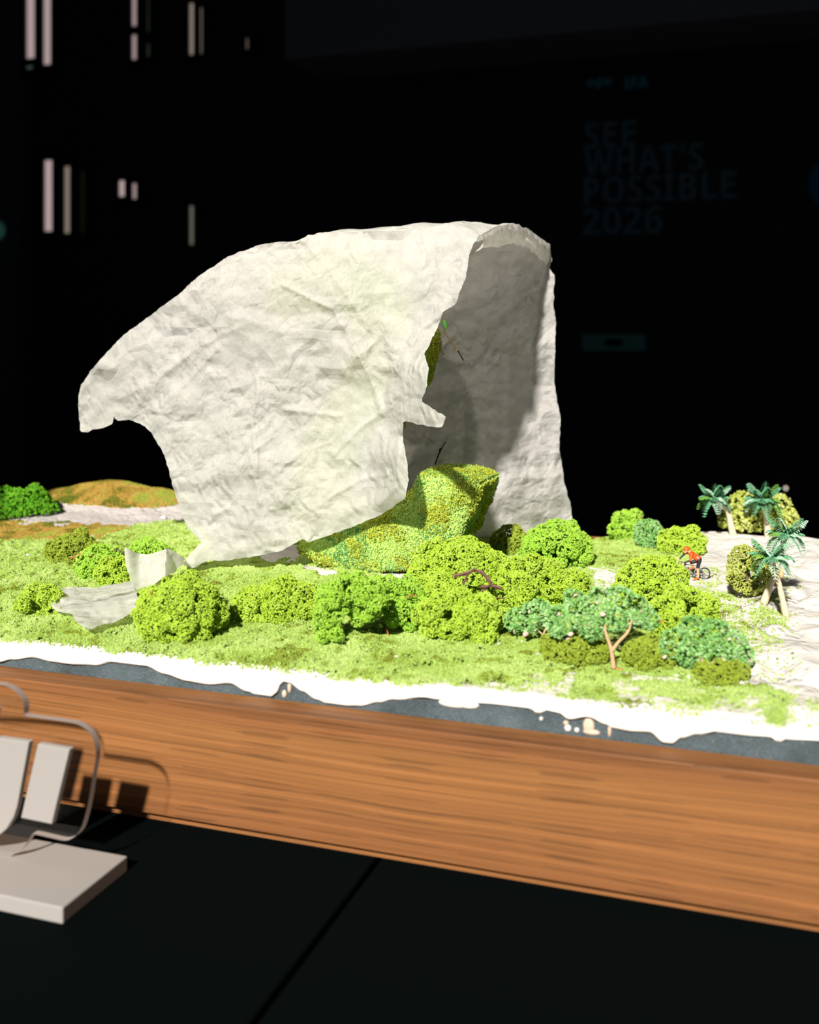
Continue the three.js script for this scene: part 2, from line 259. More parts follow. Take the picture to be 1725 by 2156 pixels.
{
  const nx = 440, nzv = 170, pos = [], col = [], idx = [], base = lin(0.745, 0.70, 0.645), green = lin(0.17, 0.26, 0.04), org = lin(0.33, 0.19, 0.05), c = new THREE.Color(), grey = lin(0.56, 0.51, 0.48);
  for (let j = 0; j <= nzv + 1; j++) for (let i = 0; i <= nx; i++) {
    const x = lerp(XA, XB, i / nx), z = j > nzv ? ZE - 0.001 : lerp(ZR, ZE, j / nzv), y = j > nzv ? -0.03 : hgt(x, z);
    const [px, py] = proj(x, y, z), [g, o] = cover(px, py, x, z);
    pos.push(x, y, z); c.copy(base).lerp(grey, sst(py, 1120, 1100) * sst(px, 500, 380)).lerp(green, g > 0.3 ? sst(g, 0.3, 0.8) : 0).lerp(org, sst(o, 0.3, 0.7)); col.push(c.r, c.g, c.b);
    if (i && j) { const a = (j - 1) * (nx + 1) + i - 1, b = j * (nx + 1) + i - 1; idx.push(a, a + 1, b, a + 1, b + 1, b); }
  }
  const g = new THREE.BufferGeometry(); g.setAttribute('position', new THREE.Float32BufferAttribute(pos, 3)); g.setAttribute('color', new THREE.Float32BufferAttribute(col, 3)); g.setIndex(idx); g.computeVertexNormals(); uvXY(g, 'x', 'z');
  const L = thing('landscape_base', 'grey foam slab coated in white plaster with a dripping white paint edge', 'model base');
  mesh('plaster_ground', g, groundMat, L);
  const prof = new THREE.Shape([[0.0158, -0.045], [0.0158, -0.0035], [0.017, -0.0032], [0.03, -0.008], [0.06, -0.022], [0.43, -0.022], [0.43, -0.045]].map(([a, b]) => new THREE.Vector2(a, b)));
  const fg = new THREE.ExtrudeGeometry(prof, { depth: XB - XA, bevelEnabled: false, steps: 1 }).rotateY(Math.PI / 2).translate(XA, 0, 0);   // profile z runs to -Z
  mesh('foam_slab', uvXY(fg, 'x', 'y'), foamMat, L);
  // the white paint that runs over the rim
  const low = [[-260, 1385], [-60, 1390], [0, 1393], [30, 1388], [75, 1384], [110, 1392], [150, 1397], [200, 1400], [240, 1395], [280, 1400], [310, 1403], [350, 1418], [400, 1433], [440, 1440], [490, 1438], [525, 1455], [550, 1468], [570, 1468], [586, 1458], [593, 1441], [600, 1436], [612, 1439], [640, 1455], [670, 1472], [700, 1485], [760, 1485], [800, 1478], [830, 1472], [900, 1470], [960, 1474], [1050, 1480], [1115, 1488], [1130, 1501], [1141, 1502], [1152, 1493], [1170, 1497], [1200, 1513], [1240, 1510], [1280, 1525], [1290, 1531], [1330, 1538], [1370, 1540], [1400, 1561], [1416, 1563], [1436, 1552], [1470, 1545], [1520, 1540], [1560, 1545], [1618, 1549], [1634, 1560], [1646, 1562], [1657, 1554], [1725, 1556], [1900, 1575]].map(([a, b]) => onZ(a, b, ZR));
  const yLow = (x) => { for (let i = 1; i < low.length; i++) if (x <= low[i].x) { const t = (x - low[i - 1].x) / (low[i].x - low[i - 1].x); return lerp(low[i - 1].y, low[i].y, t * t * (3 - 2 * t)); } return low.at(-1).y; };
  const n = 900, P = [], I = [], prof2 = 9;
  for (let i = 0; i <= n; i++) {
    const x = lerp(-0.56, 0.26, i / n), yl = Math.max(yLow(x), YW + 0.0008), th = 0.0011 + 0.0006 * nz(x * 90, 3) + 0.0006 * sst(yl, -0.006, -0.011), y0 = hgt(x, ZR - 0.004) + 0.0002;
    const pr = [[ZR - 0.0045, y0], [ZR - 0.001, hgt(x, ZR - 0.001) + 0.0007], [ZR + th * 0.55, -0.0031], [ZR + th, lerp(-0.004, yl, 0.35)], [ZR + th * 1.15, lerp(-0.004, yl, 0.7)], [ZR + th * 1.2, yl + 0.0009], [ZR + th * 0.95, yl + 0.0002], [ZR + th * 0.4, yl], [ZR + 0.0001, yl + 0.0003]];
    for (const [z, y] of pr) P.push(x, y, z);
    if (i) for (let k = 0; k < prof2 - 1; k++) { const a = (i - 1) * prof2 + k, b = i * prof2 + k; I.push(a, a + 1, b, a + 1, b + 1, b); }
  }
  const pg = new THREE.BufferGeometry(); pg.setAttribute('position', new THREE.Float32BufferAttribute(P, 3)); pg.setIndex(I); pg.computeVertexNormals();
  mesh('paint_edge', pg, paintMat, L);
  const drop = (px, py, w, h, m = paintMat) => { const p = onZ(px, py, ZR + 0.0003), s = 0.45 / F; mesh('paint_drip', new THREE.SphereGeometry(1, 12, 8).scale(w * s, h * s, 0.0011).translate(p.x, Math.max(p.y, YW + 0.0007 + h * s), p.z), m, L); };
  const tan = mat(lin(0.62, 0.48, 0.36), 0.7);
  for (const d of [[955, 1481, 34, 9], [985, 1482, 26, 10], [1196, 1533, 7, 7], [1240, 1528, 12, 16, tan], [1246, 1549, 18, 6, tan], [1215, 1537, 5, 5], [1192, 1522, 6, 5, tan], [1284, 1545, 4, 13, tan], [610, 1447, 5, 13, tan], [599, 1467, 6, 9, tan], [1140, 1513, 4, 4]]) drop(...d);
}
// crumbs of moss
const crumbs = [0, 1, 2, 3].map((k) => { const g = new THREE.OctahedronGeometry(1.12, 0); const q = new THREE.BufferGeometry(); const v = [], seen = new Map(), id = []; const p = g.attributes.position;
  for (let i = 0; i < p.count; i++) { const key = [p.getX(i), p.getY(i), p.getZ(i)].map((a) => a.toFixed(3)).join(); if (!seen.has(key)) { seen.set(key, v.length / 3); const s = 0.62 + 0.62 * hash(k, seen.size, 5); v.push(p.getX(i) * s, p.getY(i) * s, p.getZ(i) * s); } id.push(seen.get(key)); }
  q.setAttribute('position', new THREE.Float32BufferAttribute(v, 3)); q.setIndex(id); return q; });
const pal = (list) => { const c = list.map((a) => lin(...a)), o = new THREE.Color(); return (t, v = 1) => { const k = clamp(t, 0, 0.999) * (c.length - 1), i = Math.floor(k); return o.copy(c[i]).lerp(c[i + 1] ?? c[i], k - i).multiplyScalar(v * 0.88); }; };
const meadowPal = pal([[0.21, 0.25, 0.03], [0.31, 0.44, 0.07], [0.37, 0.52, 0.11], [0.41, 0.57, 0.14], [0.5, 0.62, 0.2]]);
const orangePal = pal([[0.12, 0.14, 0.015], [0.25, 0.2, 0.03], [0.40, 0.23, 0.045], [0.46, 0.28, 0.07], [0.3, 0.34, 0.05]]);
function stuffInst(name, label, items, geo, parent) {
  const m = new THREE.InstancedMesh(geo, crumbInst, items.length), M = new THREE.Matrix4(), Q = new THREE.Quaternion(), E = new THREE.Euler(), S = V(0, 0, 0), c = new THREE.Color();
  items.forEach((it, i) => { E.set(it.a, it.b, 0); Q.setFromEuler(E); M.compose(it.p, Q, S.set(it.r, it.r * (it.f ?? 1), it.r)); m.setMatrixAt(i, M); m.setColorAt(i, c.setRGB(...it.c)); });
  m.castShadow = m.receiveShadow = true; m.userData = { kind: 'stuff' };
  if (parent) { m.name = name; parent.add(m); } else { m.name = name; m.userData.label = label; m.userData.category = 'moss'; scene.add(m); }
  return m;
}
{
  const gr = [], og = [];
  for (let k = 0; k < 1300000 && gr.length + og.length < 560000; k++) {
    const x = rr(-0.6, 0.2), z = lerp(ZR, ZE, rnd());
    const [qx, qy] = proj(x, 0, z); if (qx < -60 || qx > 1790) continue;
    const y = hgt(x, z), [px, py, d] = proj(x, y, z), [g, o] = cover(px, py, x, z);
    const far = d / 0.55, t = rnd();
    if (o > 0.05 && t < o) { if (rnd() < 0.75) { const r = rr(0.0005, 0.001) * far, v = clamp(0.55 + 1.7 * fbm(x * 48, z * 48, 4) + rr(-0.3, 0.3), 0, 1), c = orangePal(v, rr(0.75, 1.2)); og.push({ p: V(x, y + r * 0.2, z), r, a: rr(0, 6), b: rr(0, 6), c: [c.r, c.g, c.b] }); } continue; }
    if (t < g) {
      const n = fbm(x * 45 + 3, z * 45, 3), big = n > 0.18 ? 1.25 : 1, r = rr(0.00032, 0.00078) * Math.min(far, 1.7) * big;
      const dark = fbm(x * 120 + 60, z * 120, 2) > 0.27 ? -0.5 : 0, v = clamp(0.62 + 0.5 * n + dark + rr(-0.28, 0.28), 0, 1), c = meadowPal(v, rr(0.85, 1.12));
      gr.push({ p: V(x, y + r * rr(0, 0.7) + 0.0022 * Math.max(0, nz(x * 170, z * 170) + 0.4 * nz(x * 400, z * 400)) * g, z), r, a: rr(0, 6), b: rr(0, 6), c: [c.r, c.g, c.b] });
    }
  }
  stuffInst('ground_moss', 'bright green flocked moss crumbs covering the ground of the model', gr, crumbs[1]);
  stuffInst('orange_moss', 'rust orange moss on the far left mound and the bank before it', og, crumbs[2]);
}

// ---------------------------------------------------------------- bushes
function crumbMesh(list) {                                        // list of {p, r, c, f}: one geometry of small crumbs
  const nV = list.length * 6, P = new Float32Array(nV * 3), C = new Float32Array(nV * 3), I = new Uint32Array(list.length * 24);
  const q = new THREE.Quaternion(), e = new THREE.Euler(), v = V(0, 0, 0);
  list.forEach((it, n) => {
    const g = crumbs[n % 4], p = g.attributes.position, ix = g.index; q.setFromEuler(e.set(rr(0, 6), rr(0, 6), 0));
    for (let i = 0; i < 6; i++) { v.fromBufferAttribute(p, i); if (it.f) v.y *= it.f; v.multiplyScalar(it.r).applyQuaternion(q).add(it.p); const o = (n * 6 + i) * 3; P[o] = v.x; P[o + 1] = v.y; P[o + 2] = v.z; C[o] = it.c[0]; C[o + 1] = it.c[1]; C[o + 2] = it.c[2]; }
    for (let i = 0; i < 24; i++) I[n * 24 + i] = n * 6 + ix.getX(i);
  });
  const g = new THREE.BufferGeometry(); g.setAttribute('position', new THREE.BufferAttribute(P, 3)); g.setAttribute('color', new THREE.BufferAttribute(C, 3)); g.setIndex(new THREE.BufferAttribute(I, 1)); return g;
}
const PALS = {
  lime: pal([[0.29, 0.43, 0.022], [0.39, 0.57, 0.04], [0.45, 0.65, 0.065], [0.52, 0.7, 0.12]]),
  fresh: pal([[0.23, 0.43, 0.025], [0.32, 0.58, 0.045], [0.39, 0.66, 0.07], [0.46, 0.7, 0.12]]),
  deep: pal([[0.09, 0.24, 0.035], [0.17, 0.4, 0.09], [0.27, 0.52, 0.16], [0.5, 0.7, 0.36]]),
  olive: pal([[0.24, 0.27, 0.03], [0.38, 0.43, 0.07], [0.5, 0.56, 0.13], [0.62, 0.66, 0.25]]),
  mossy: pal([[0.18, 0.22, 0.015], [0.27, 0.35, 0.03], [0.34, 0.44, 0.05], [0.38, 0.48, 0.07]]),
  vivid: pal([[0.04, 0.2, 0.008], [0.1, 0.33, 0.015], [0.2, 0.45, 0.03]]),
};
function lobesOf(w, h, dpt, n, flat) {                              // a dome of lobes in local metres, base at y = 0
  const L = [];
  for (let i = 0; i < n; i++) {
    const a = i * 2.39996 + rr(-0.3, 0.3), t = (i + 0.5) / n, up = flat ? rr(0.25, 0.9) : 1 - t * 0.95, rad = Math.sqrt(Math.max(0, 1 - up * up)) * rr(0.75, 1.12), k = rr(0.20, 0.46) * Math.min(1, 2.6 / Math.sqrt(n) + 0.35);
    const R = Math.min(w, h * 1.7) * k;
    L.push({ x: Math.cos(a) * rad * (w / 2 - R * 0.7), y: Math.max(R * 0.55, R * 0.6 + up * (h - R * 1.5)), z: Math.sin(a) * rad * (dpt / 2 - R * 0.7), r: R });
  }
  return L;
}
function foliage(lobes, cr, palette, gap = -0.32, leaf, low) {
  const out = [], sd = rnd() * 50;
  if (!leaf) {                                                    // cauliflower heads: small florets over every lobe
    const fl = [];
    for (const l of lobes) {
      const n = Math.ceil((4 * l.r * l.r) / ((cr * 4.3) ** 2) * 1.15);
      for (let i = 0; i < n; i++) {
        const u = 1 - 2 * (i + rr(0.2, 0.8)) / n, a = i * 2.39996 + rr(-0.4, 0.4), s = Math.sqrt(Math.max(0, 1 - u * u)), d = V(Math.cos(a) * s, u, Math.sin(a) * s), p = V(l.x, l.y, l.z).addScaledVector(d, l.r * (0.82 + 0.24 * nz(l.x * 900 + d.x * 2.3 + sd, d.y * 2.3, d.z * 2.3 + 0.01) + rr(-0.08, 0.1)));
        if (p.y < cr * 0.5 || nz(p.x * 150 + sd, p.y * 150, p.z * 150 + 0.01) < gap - 0.1) continue;
        if (lobes.some((m) => m !== l && (p.x - m.x) ** 2 + (p.y - m.y) ** 2 + (p.z - m.z) ** 2 < (m.r * 0.7) ** 2)) continue;
        fl.push({ x: p.x, y: p.y, z: p.z, r: cr * (2.3 + 5.2 * rnd() ** 1.5) });
      }
    }
    lobes = fl; gap = -0.75;
  }
  for (const l of lobes) {
    const n = Math.ceil(((4 * Math.PI * l.r * l.r) / (cr * cr * 2.1)) * (leaf ? 1.1 : 0.95)), tone = rr(-0.12, 0.12);
    for (let i = 0; i < n; i++) {
      const u = rr(-1, 1), a = rr(0, Math.PI * 2), s = Math.sqrt(1 - u * u), d = V(Math.cos(a) * s, u, Math.sin(a) * s), p0 = V(l.x, l.y, l.z).addScaledVector(d, l.r);
      const k = nz(p0.x * 210 + sd, p0.y * 210, p0.z * 210 + 0.01) + 0.4 * nz(p0.x * 520 + sd, p0.y * 520, p0.z * 520 + 0.01); if (k < gap) continue;
      const p = V(l.x, l.y, l.z).addScaledVector(d, l.r * (0.92 + 0.13 * k + rr(-0.05, 0.05))); if (low && low(p) > p.y - cr * 1.7) continue;
      if (lobes.some((m) => m !== l && (p.x - m.x) ** 2 + (p.y - m.y) ** 2 + (p.z - m.z) ** 2 < (m.r * 0.8) ** 2)) continue;
      const c = palette(clamp(0.6 + tone + rr(-0.38, 0.32) , 0, 1), rr(0.88, 1.1));
      out.push({ p, r: cr * rr(0.65, 1.2), c: [c.r, c.g, c.b], f: leaf ? 0.3 : undefined });
    }
  }
  return crumbMesh(out);
}
function bush(name, label, category, px, baseY, wpx, hpx, o = {}) {
  const g = ground(px, baseY), d = depthOf(g), s = d / F, w = wpx * s, h = hpx * s, lift = (o.lift ?? 0) * s;
  const t = thing(name, label, category, V(g.x, g.y, g.z), o.group); t.rotation.y = PHI;
  const L = o.lobes ? o.lobes.map(([x, y, z, r]) => ({ x: x * s, y: y * s, z: z * s, r: r * s })) : lobesOf(w, h - lift, w * (o.depth ?? 0.75), o.n ?? 14, o.flat);
  for (const l of L) l.y += o.lobes ? 0 : lift;
  const cp = Math.cos(PHI), sp = Math.sin(PHI), low = (p) => hgt(g.x + p.x * cp + p.z * sp, g.z - p.x * sp + p.z * cp) - t.position.y;
  mesh(o.leaf ? 'leaves' : 'foliage', foliage(L, (o.cr ?? 2.2) * s, PALS[o.pal ?? 'lime'], o.gap, o.leaf, low), crumbMat, t, { kind: 'stuff' });
  for (const [pts, r, m, nm] of o.twigs ?? []) mesh(nm ?? 'twig', tube(pts.map(([x, y, z]) => { const q = V(x * s, y * s, z * s); q.y = Math.max(q.y, low(q) + r[0] * s * 0.4); return q; }), r.map((a) => a * s), 6, 0.15), m, t);
  for (const [x, y, z, a] of o.petals ?? []) mesh('petal', new THREE.SphereGeometry(a * s, 7, 5).scale(1, 0.3, 0.7).rotateX(x).rotateZ(y * 0.3).translate(x * s, y * s, z * s), petalMat, t);
  return t;
}
const st = (x, h = 14, r = 3, m = darkBark) => [[[x, -2, 20], [x + 1, h * 0.5, 20], [x - 1, h, 17]], [r, r * 0.8, r * 0.7], m, 'stem'];
bush('lichen_bush', 'lime lichen bush with a small stem, beside the tissue tail', 'bush', 372, 1334, 158, 102, { n: 16, twigs: [st(-40, 16), [[[-48, 78, 38], [-44, 92, 40], [-46, 100, 40]], [1.3, 1, 0.8], rustMat]] });
bush('lichen_bush', 'small lime bush tucked behind the bush beside the tissue tail', 'bush', 392, 1302, 74, 92, { n: 8 });
bush('lichen_bush', 'low wide lime hedge with red stems in the front meadow', 'hedge', 588, 1306, 185, 72, { n: 15, depth: 0.5, flat: 1, pal: 'lime', twigs: [[[[-28, -3, 42], [-27, 14, 41], [-28, 26, 36]], [2, 1.6, 1.4], rustMat, 'stem'], [[[-20, -3, 42], [-19, 10, 42], [-21, 24, 38]], [1.6, 1.2, 1], rustMat, 'stem'], [[[-62, 60, 36], [-54, 63, 37], [-48, 60, 36]], [1.2, 1, 0.8], rustMat]] });
bush('lichen_bush', 'bright green overhanging bush with a dark hollow, left of the pair', 'bush', 738, 1352, 125, 132, { pal: 'fresh', lobes: [[-40, 100, 0, 26], [-16, 112, 0, 26], [12, 116, -6, 24], [38, 102, -6, 24], [54, 84, 0, 20], [-50, 62, 18, 24], [-40, 30, 24, 24], [-16, 18, 28, 15], [-28, 76, 14, 24], [-54, 86, 4, 18], [-4, 92, -24, 28], [30, 60, -34, 26]] });
bush('lichen_bush', 'bright green bush with reddish twigs, right of the hollow bush', 'bush', 828, 1334, 135, 112, { pal: 'fresh', lobes: [[-40, 88, 0, 22], [-12, 96, 0, 24], [22, 90, 0, 24], [46, 72, 0, 22], [-20, 68, 12, 20], [18, 60, 16, 22], [42, 42, 18, 19], [6, 40, 22, 16], [56, 48, 4, 16], [0, 70, -26, 26], [40, 24, 10, 14]], twigs: [[[[-20, 0, 8], [-16, 30, 6], [-10, 70, 0]], [3, 2.4, 2], darkBark, 'stem'], [[[26, 84, 36], [38, 90, 38], [52, 86, 36]], [1.6, 1.3, 1], rustMat], [[[-14, 24, 42], [-10, 12, 42], [-6, 2, 44]], [1.8, 1.5, 1.2], rustMat]] });
bush('lichen_bush', 'large lime dome bush rising before the moss sculpture', 'bush', 958, 1268, 180, 125, { n: 20, depth: 0.6 });
bush('lichen_bush', 'lime bush filling the gap left of the twisted brown wire', 'bush', 918, 1302, 118, 86, { n: 11, depth: 0.6 });
bush('lichen_bush', 'rounded lime bush below the twisted brown wire', 'bush', 968, 1338, 148, 82, { n: 15, depth: 0.7, lift: 10, twigs: [st(10, 30)] });
bush('lichen_bush', 'big lime double-domed bush right of the twisted wire', 'bush', 1138, 1292, 200, 124, { lobes: [[-38, 78, 0, 40], [-68, 62, 6, 28], [-5, 84, -6, 36], [-40, 50, 26, 34], [30, 62, 0, 38], [66, 50, -10, 34], [84, 34, -4, 24], [-60, 28, 18, 24], [-22, 92, -10, 28], [-68, 16, 26, 16], [45, 30, 16, 26], [0, 40, -10, 40]] });
bush('lichen_bush', 'fresh green bush before the right hem of the tissue', 'bush', 1172, 1186, 132, 78, { n: 14, pal: 'fresh' });
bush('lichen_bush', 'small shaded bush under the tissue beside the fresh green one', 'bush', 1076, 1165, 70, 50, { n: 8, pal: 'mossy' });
bush('lichen_bush', 'lime bush with dark twigs in front of the cyclist', 'bush', 1368, 1290, 148, 106, { n: 16, twigs: [[[[-4, -2, 50], [-2, 22, 50], [2, 44, 44]], [6, 5, 3], darkBark, 'stem'], [[[0, 22, 50], [-16, 30, 48], [-34, 32, 44]], [2, 1.6, 1], rustMat]] });
bush('lichen_bush', 'lime bush with rust leaf bits between the two flowering shrubs', 'bush', 1440, 1338, 132, 98, { n: 13, twigs: [[[[-66, 46, 30], [-56, 40, 34], [-46, 34, 34]], [3, 4, 2], rustMat]] });
bush('lichen_bush', 'fresh green tuft on the skyline right of the tissue', 'bush', 1322, 1136, 62, 56, { n: 9, pal: 'fresh', twigs: [[[[18, 30, 12], [24, 46, 10], [32, 50, 6]], [2, 2, 1.2], darkBark]] });
bush('lichen_bush', 'grey green bush beside the skyline tuft', 'bush', 1368, 1152, 56, 54, { n: 8, pal: 'deep', twigs: [[[[22, 0, 14], [23, 10, 14], [22, 22, 12]], [1.8, 1.6, 1.4], barkMat, 'stem']] });
bush('lichen_bush', 'low flat lime bush behind the cyclist', 'bush', 1438, 1166, 92, 44, { n: 11, flat: 1 });
bush('lichen_bush', 'mossy mound bush on the left meadow beside bent red twigs', 'bush', 150, 1184, 108, 50, { n: 13, pal: 'mossy', flat: 1 });
bush('lichen_bush', 'fresh green bush with bent red twigs left of the tissue tail', 'bush', 226, 1216, 92, 54, { n: 12, pal: 'fresh', flat: 1, twigs: [[[[-74, 42, 10], [-50, 52, 14], [-20, 48, 12], [-2, 46, 8]], [2, 2.6, 2.2, 1.6], rustMat], [[[-60, 34, 22], [-40, 40, 20], [-24, 38, 18]], [1.6, 1.6, 1.2], twigMat], [[[18, 36, 26], [26, 30, 28], [34, 22, 28]], [2.2, 2, 1.6], rustMat], [[[10, 58, 4], [22, 60, 6], [40, 52, 10]], [2, 2, 1.4], twigMat]] });
bush('lichen_bush', 'lime bush under the left side of the tissue tail', 'bush', 244, 1234, 66, 50, { n: 9 });
bush('lichen_bush', 'small lime bush peeking over the tissue tail', 'bush', 318, 1180, 92, 34, { n: 9, pal: 'fresh', flat: 1 });
bush('lichen_bush', 'lime moss clump left of the tissue tongue', 'bush', 88, 1292, 84, 54, { n: 9, pal: 'lime', flat: 1 });
bush('lichen_bush', 'vivid green thicket at the far left before the orange mound', 'bush', 48, 1088, 130, 42, { n: 18, pal: 'vivid', flat: 1, cr: 3.6 });
bush('lichen_bush', 'olive undergrowth clump left of the forked flowering tree', 'bush', 1205, 1388, 130, 42, { n: 13, pal: 'mossy', flat: 1 });
bush('lichen_bush', 'olive undergrowth clump right of the forked flowering tree trunk', 'bush', 1360, 1402, 110, 48, { n: 12, pal: 'mossy', flat: 1 });
bush('lichen_bush', 'tiny lime tuft in the meadow under the rounded bush', 'bush', 1018, 1354, 34, 24, { n: 5 });
bush('lichen_bush', 'olive tuft with white chips under the right flowering shrub', 'bush', 1520, 1436, 110, 36, { n: 11, pal: 'mossy', flat: 1 });
bush('olive_shrub', 'round pale olive shrub with a grey trunk beside the crossed palms', 'shrub', 1578, 1256, 72, 100, { n: 14, lift: 18, pal: 'olive', gap: -0.1, twigs: [[[[8, -3, 0], [4, 12, 0], [-4, 34, 0], [-10, 60, 0]], [5, 4.2, 3.4, 2], darkBark, 'stem']] });
bush('olive_shrub', 'far olive shrub between the two far palms', 'shrub', 1562, 1122, 60, 72, { n: 12, lift: 8, pal: 'olive', gap: -0.05, cr: 3.8, twigs: [[[[0, -3, 0], [1, 14, 0], [0, 30, 0]], [4, 3.4, 2.6], paleBark, 'stem']] });
bush('olive_shrub', 'far olive shrub behind the rightmost far palm', 'shrub', 1636, 1118, 54, 62, { n: 10, lift: 8, pal: 'olive', gap: -0.05, cr: 3.8, twigs: [[[[0, -3, 0], [1, 12, 0], [0, 26, 0]], [4, 3.4, 2.6], paleBark, 'stem']] });
const petals = (n, w, y0, y1, z0, z1) => Array.from({ length: n }, () => [rr(-w, w), rr(y0, y1), rr(z0, z1), rr(2.2, 4)]);
bush('flowering_tree', 'dark green flat-crowned tree with pink blossom on a forked tan trunk', 'tree', 1282, 1398, 240, 165, { leaf: 1, pal: 'deep', cr: 3.4, gap: -0.45,
  lobes: [[-100, 92, 0, 32], [-62, 108, 4, 38], [-20, 124, 0, 40], [22, 126, -4, 38], [58, 112, 0, 34], [80, 96, 4, 24], [-40, 86, 22, 30], [-110, 78, 10, 22], [10, 100, 24, 28], [40, 92, -22, 30], [-70, 132, -14, 24]],
  twigs: [[[[4, -4, 34], [2, 20, 34], [-2, 44, 32], [-12, 76, 28], [-16, 100, 20]], [6, 5, 4.6, 3.4, 2], barkMat, 'trunk'], [[[0, 36, 33], [14, 56, 34], [34, 78, 34], [44, 104, 26]], [4.2, 3.8, 3.2, 1.8], barkMat, 'branch'], [[[30, 74, 34], [34, 92, 32], [32, 108, 26]], [2.6, 2, 1.4], barkMat, 'branch'], [[[4, 0, 34], [16, -3, 38], [22, -4, 40]], [4, 3, 2], rustMat, 'root']],
  petals: [[-108, 112, 26, 4], [-72, 148, 12, 5], [-30, 138, 36, 4], [-20, 116, 44, 6], [-86, 74, 40, 6], [-92, 64, 40, 5], [60, 120, 34, 4], [-10, 160, 6, 5], [10, 142, 34, 3], [-50, 98, 52, 4]] });
bush('flowering_tree', 'low dark green flowering shrub with a large pink petal left of the forked tree', 'shrub', 1118, 1348, 110, 82, { leaf: 1, pal: 'deep', cr: 3.4, gap: -0.5, lobes: [[-28, 42, 0, 26], [6, 54, 0, 28], [36, 50, 0, 26], [-8, 40, 20, 22], [50, 34, 12, 20], [20, 66, -8, 20]], twigs: [[[[20, 0, 18], [24, 18, 20], [34, 38, 16]], [2.6, 2.2, 1.6], barkMat, 'branch'], [[[24, 16, 20], [12, 28, 20], [6, 42, 16]], [2, 1.6, 1.2], barkMat, 'branch']], petals: [[-14, 24, 34, 9], [-38, 26, 30, 5], [-6, 66, 18, 4], [-24, 64, 20, 3]] });
bush('flowering_tree', 'dark green flowering shrub with pink petals at the edge of the white sand', 'shrub', 1486, 1410, 200, 112, { leaf: 1, pal: 'deep', cr: 3.6, gap: -0.5, lobes: [[-60, 58, 0, 34], [-22, 76, 0, 36], [20, 72, 0, 36], [56, 50, 0, 34], [-40, 40, 20, 30], [4, 48, 24, 30], [40, 38, 20, 28], [78, 32, 6, 22], [-80, 44, 6, 20]], twigs: [[[[-4, -3, 44], [-10, 18, 44], [-24, 40, 40]], [4, 3.4, 2.4], barkMat, 'branch'], [[[6, -3, 46], [6, 10, 46], [2, 30, 42]], [3.4, 3, 2.4], barkMat, 'branch'], [[[36, 14, 46], [28, 28, 46], [22, 40, 44]], [2.4, 3, 2], petalMat, 'branch']], petals: [[-92, 34, 24, 5], [88, 26, 26, 5], [30, 88, 24, 4], [40, 74, 34, 4], [62, 66, 28, 3]] });

// ---------------------------------------------------------------- palms
const frondMat = mat(lin(0.15, 0.4, 0.21), 0.55, { side: THREE.DoubleSide, specularIntensity: 0.5 }), frondLime = mat(lin(0.17, 0.36, 0.06), 0.6, { side: THREE.DoubleSide }), frondHighlight = mat(lin(0.42, 0.62, 0.46), 0.6, { side: THREE.DoubleSide });  // the whitish fronds are highlights put into the crown by colour
function frondGeo(L, droop, rise, wide, n) {
  const P = [], I = [], q = (t) => V(L * t * (1 - 0.12 * t), rise * L * t - droop * L * t * t, 0), tri = (a, b, c, d) => { const k = P.length / 3; for (const p of [a, b, c, d]) P.push(p.x, p.y, p.z); I.push(k, k + 1, k + 2, k, k + 2, k + 3); };
  for (let i = 0; i < 8; i++) { const a = q(i / 8), b = q((i + 1) / 8), w = L * 0.022 * (1 - i / 10); tri(V(a.x, a.y, -w), V(b.x, b.y, -w), V(b.x, b.y + w, 0), V(a.x, a.y + w, 0)); tri(V(a.x, a.y + w, 0), V(b.x, b.y + w, 0), V(b.x, b.y, w), V(a.x, a.y, w)); }
  for (let i = 0; i < n; i++) for (const s of [-1, 1]) {
    const t = 0.14 + 0.84 * (i / (n - 1)), a = q(t), b = q(Math.min(1, t + 0.06)), l = L * 0.36 * Math.sin(Math.PI * (0.16 + 0.74 * t)), tip = V(a.x + l * 0.72, a.y - l * (0.28 + 0.2 * rnd()), s * l * 0.8), m = a.clone().lerp(tip, 0.5).add(V(wide * L * 0.055, l * 0.1, -s * wide * L * 0.035)), m2 = a.clone().lerp(tip, 0.45).add(V(-wide * L * 0.055, l * 0.06, s * wide * L * 0.035));
    tri(a, m, tip, m2); void b;
  }
  const g = new THREE.BufferGeometry(); g.setAttribute('position', new THREE.Float32BufferAttribute(P, 3)); g.setIndex(I); return g;
}
function palm(label, base, crown, dpt, size, r, nF, wide, nuts, mid) {
  const g = ground(...base), d = dpt ?? depthOf(g), s = d / F, t = thing('palm_tree', label, 'palm', V(g.x, g.y - 0.0005, g.z), 'model palm trees'); t.rotation.y = PHI;
  const c = V((crown[0] - base[0]) * s, (base[1] - crown[1]) * s, 0), m = mid ? V((mid[0] - base[0]) * s, (base[1] - mid[1]) * s, 0) : c.clone().multiplyScalar(0.5);
  mesh('trunk', tube([V(0, -1.5 * s, 0), m.clone().multiplyScalar(0.5), m, c.clone().lerp(m, 0.4), c], [r * 1.25 * s, r * s, r * 0.85 * s, r * 0.8 * s, r * 0.75 * s], 9, 0.16), paleBark, t);
  for (const [x, y, z, a] of nuts ?? []) mesh('coconut', new THREE.SphereGeometry(a * s, 12, 9).scale(1, 1.15, 1).translate(c.x + x * s, c.y + y * s, z * s), mat(lin(0.55, 0.42, 0.22), 0.7), t);
  for (let i = 0; i < nF; i++) {
    const ring = i % 3, L = size * s * rr(0.85, 1.1), f = mesh('frond', frondGeo(L, [0.95, 0.7, 0.35][ring] * rr(0.8, 1.2), [0.25, 0.65, 1.15][ring] * rr(0.85, 1.1), wide, 11), [frondMat, frondMat, frondLime, frondMat, frondHighlight][(i * 7 + nF) % 5], t);
    f.position.copy(c); f.rotation.y = i * 2.39996 + rr(-0.2, 0.2);
  }
}
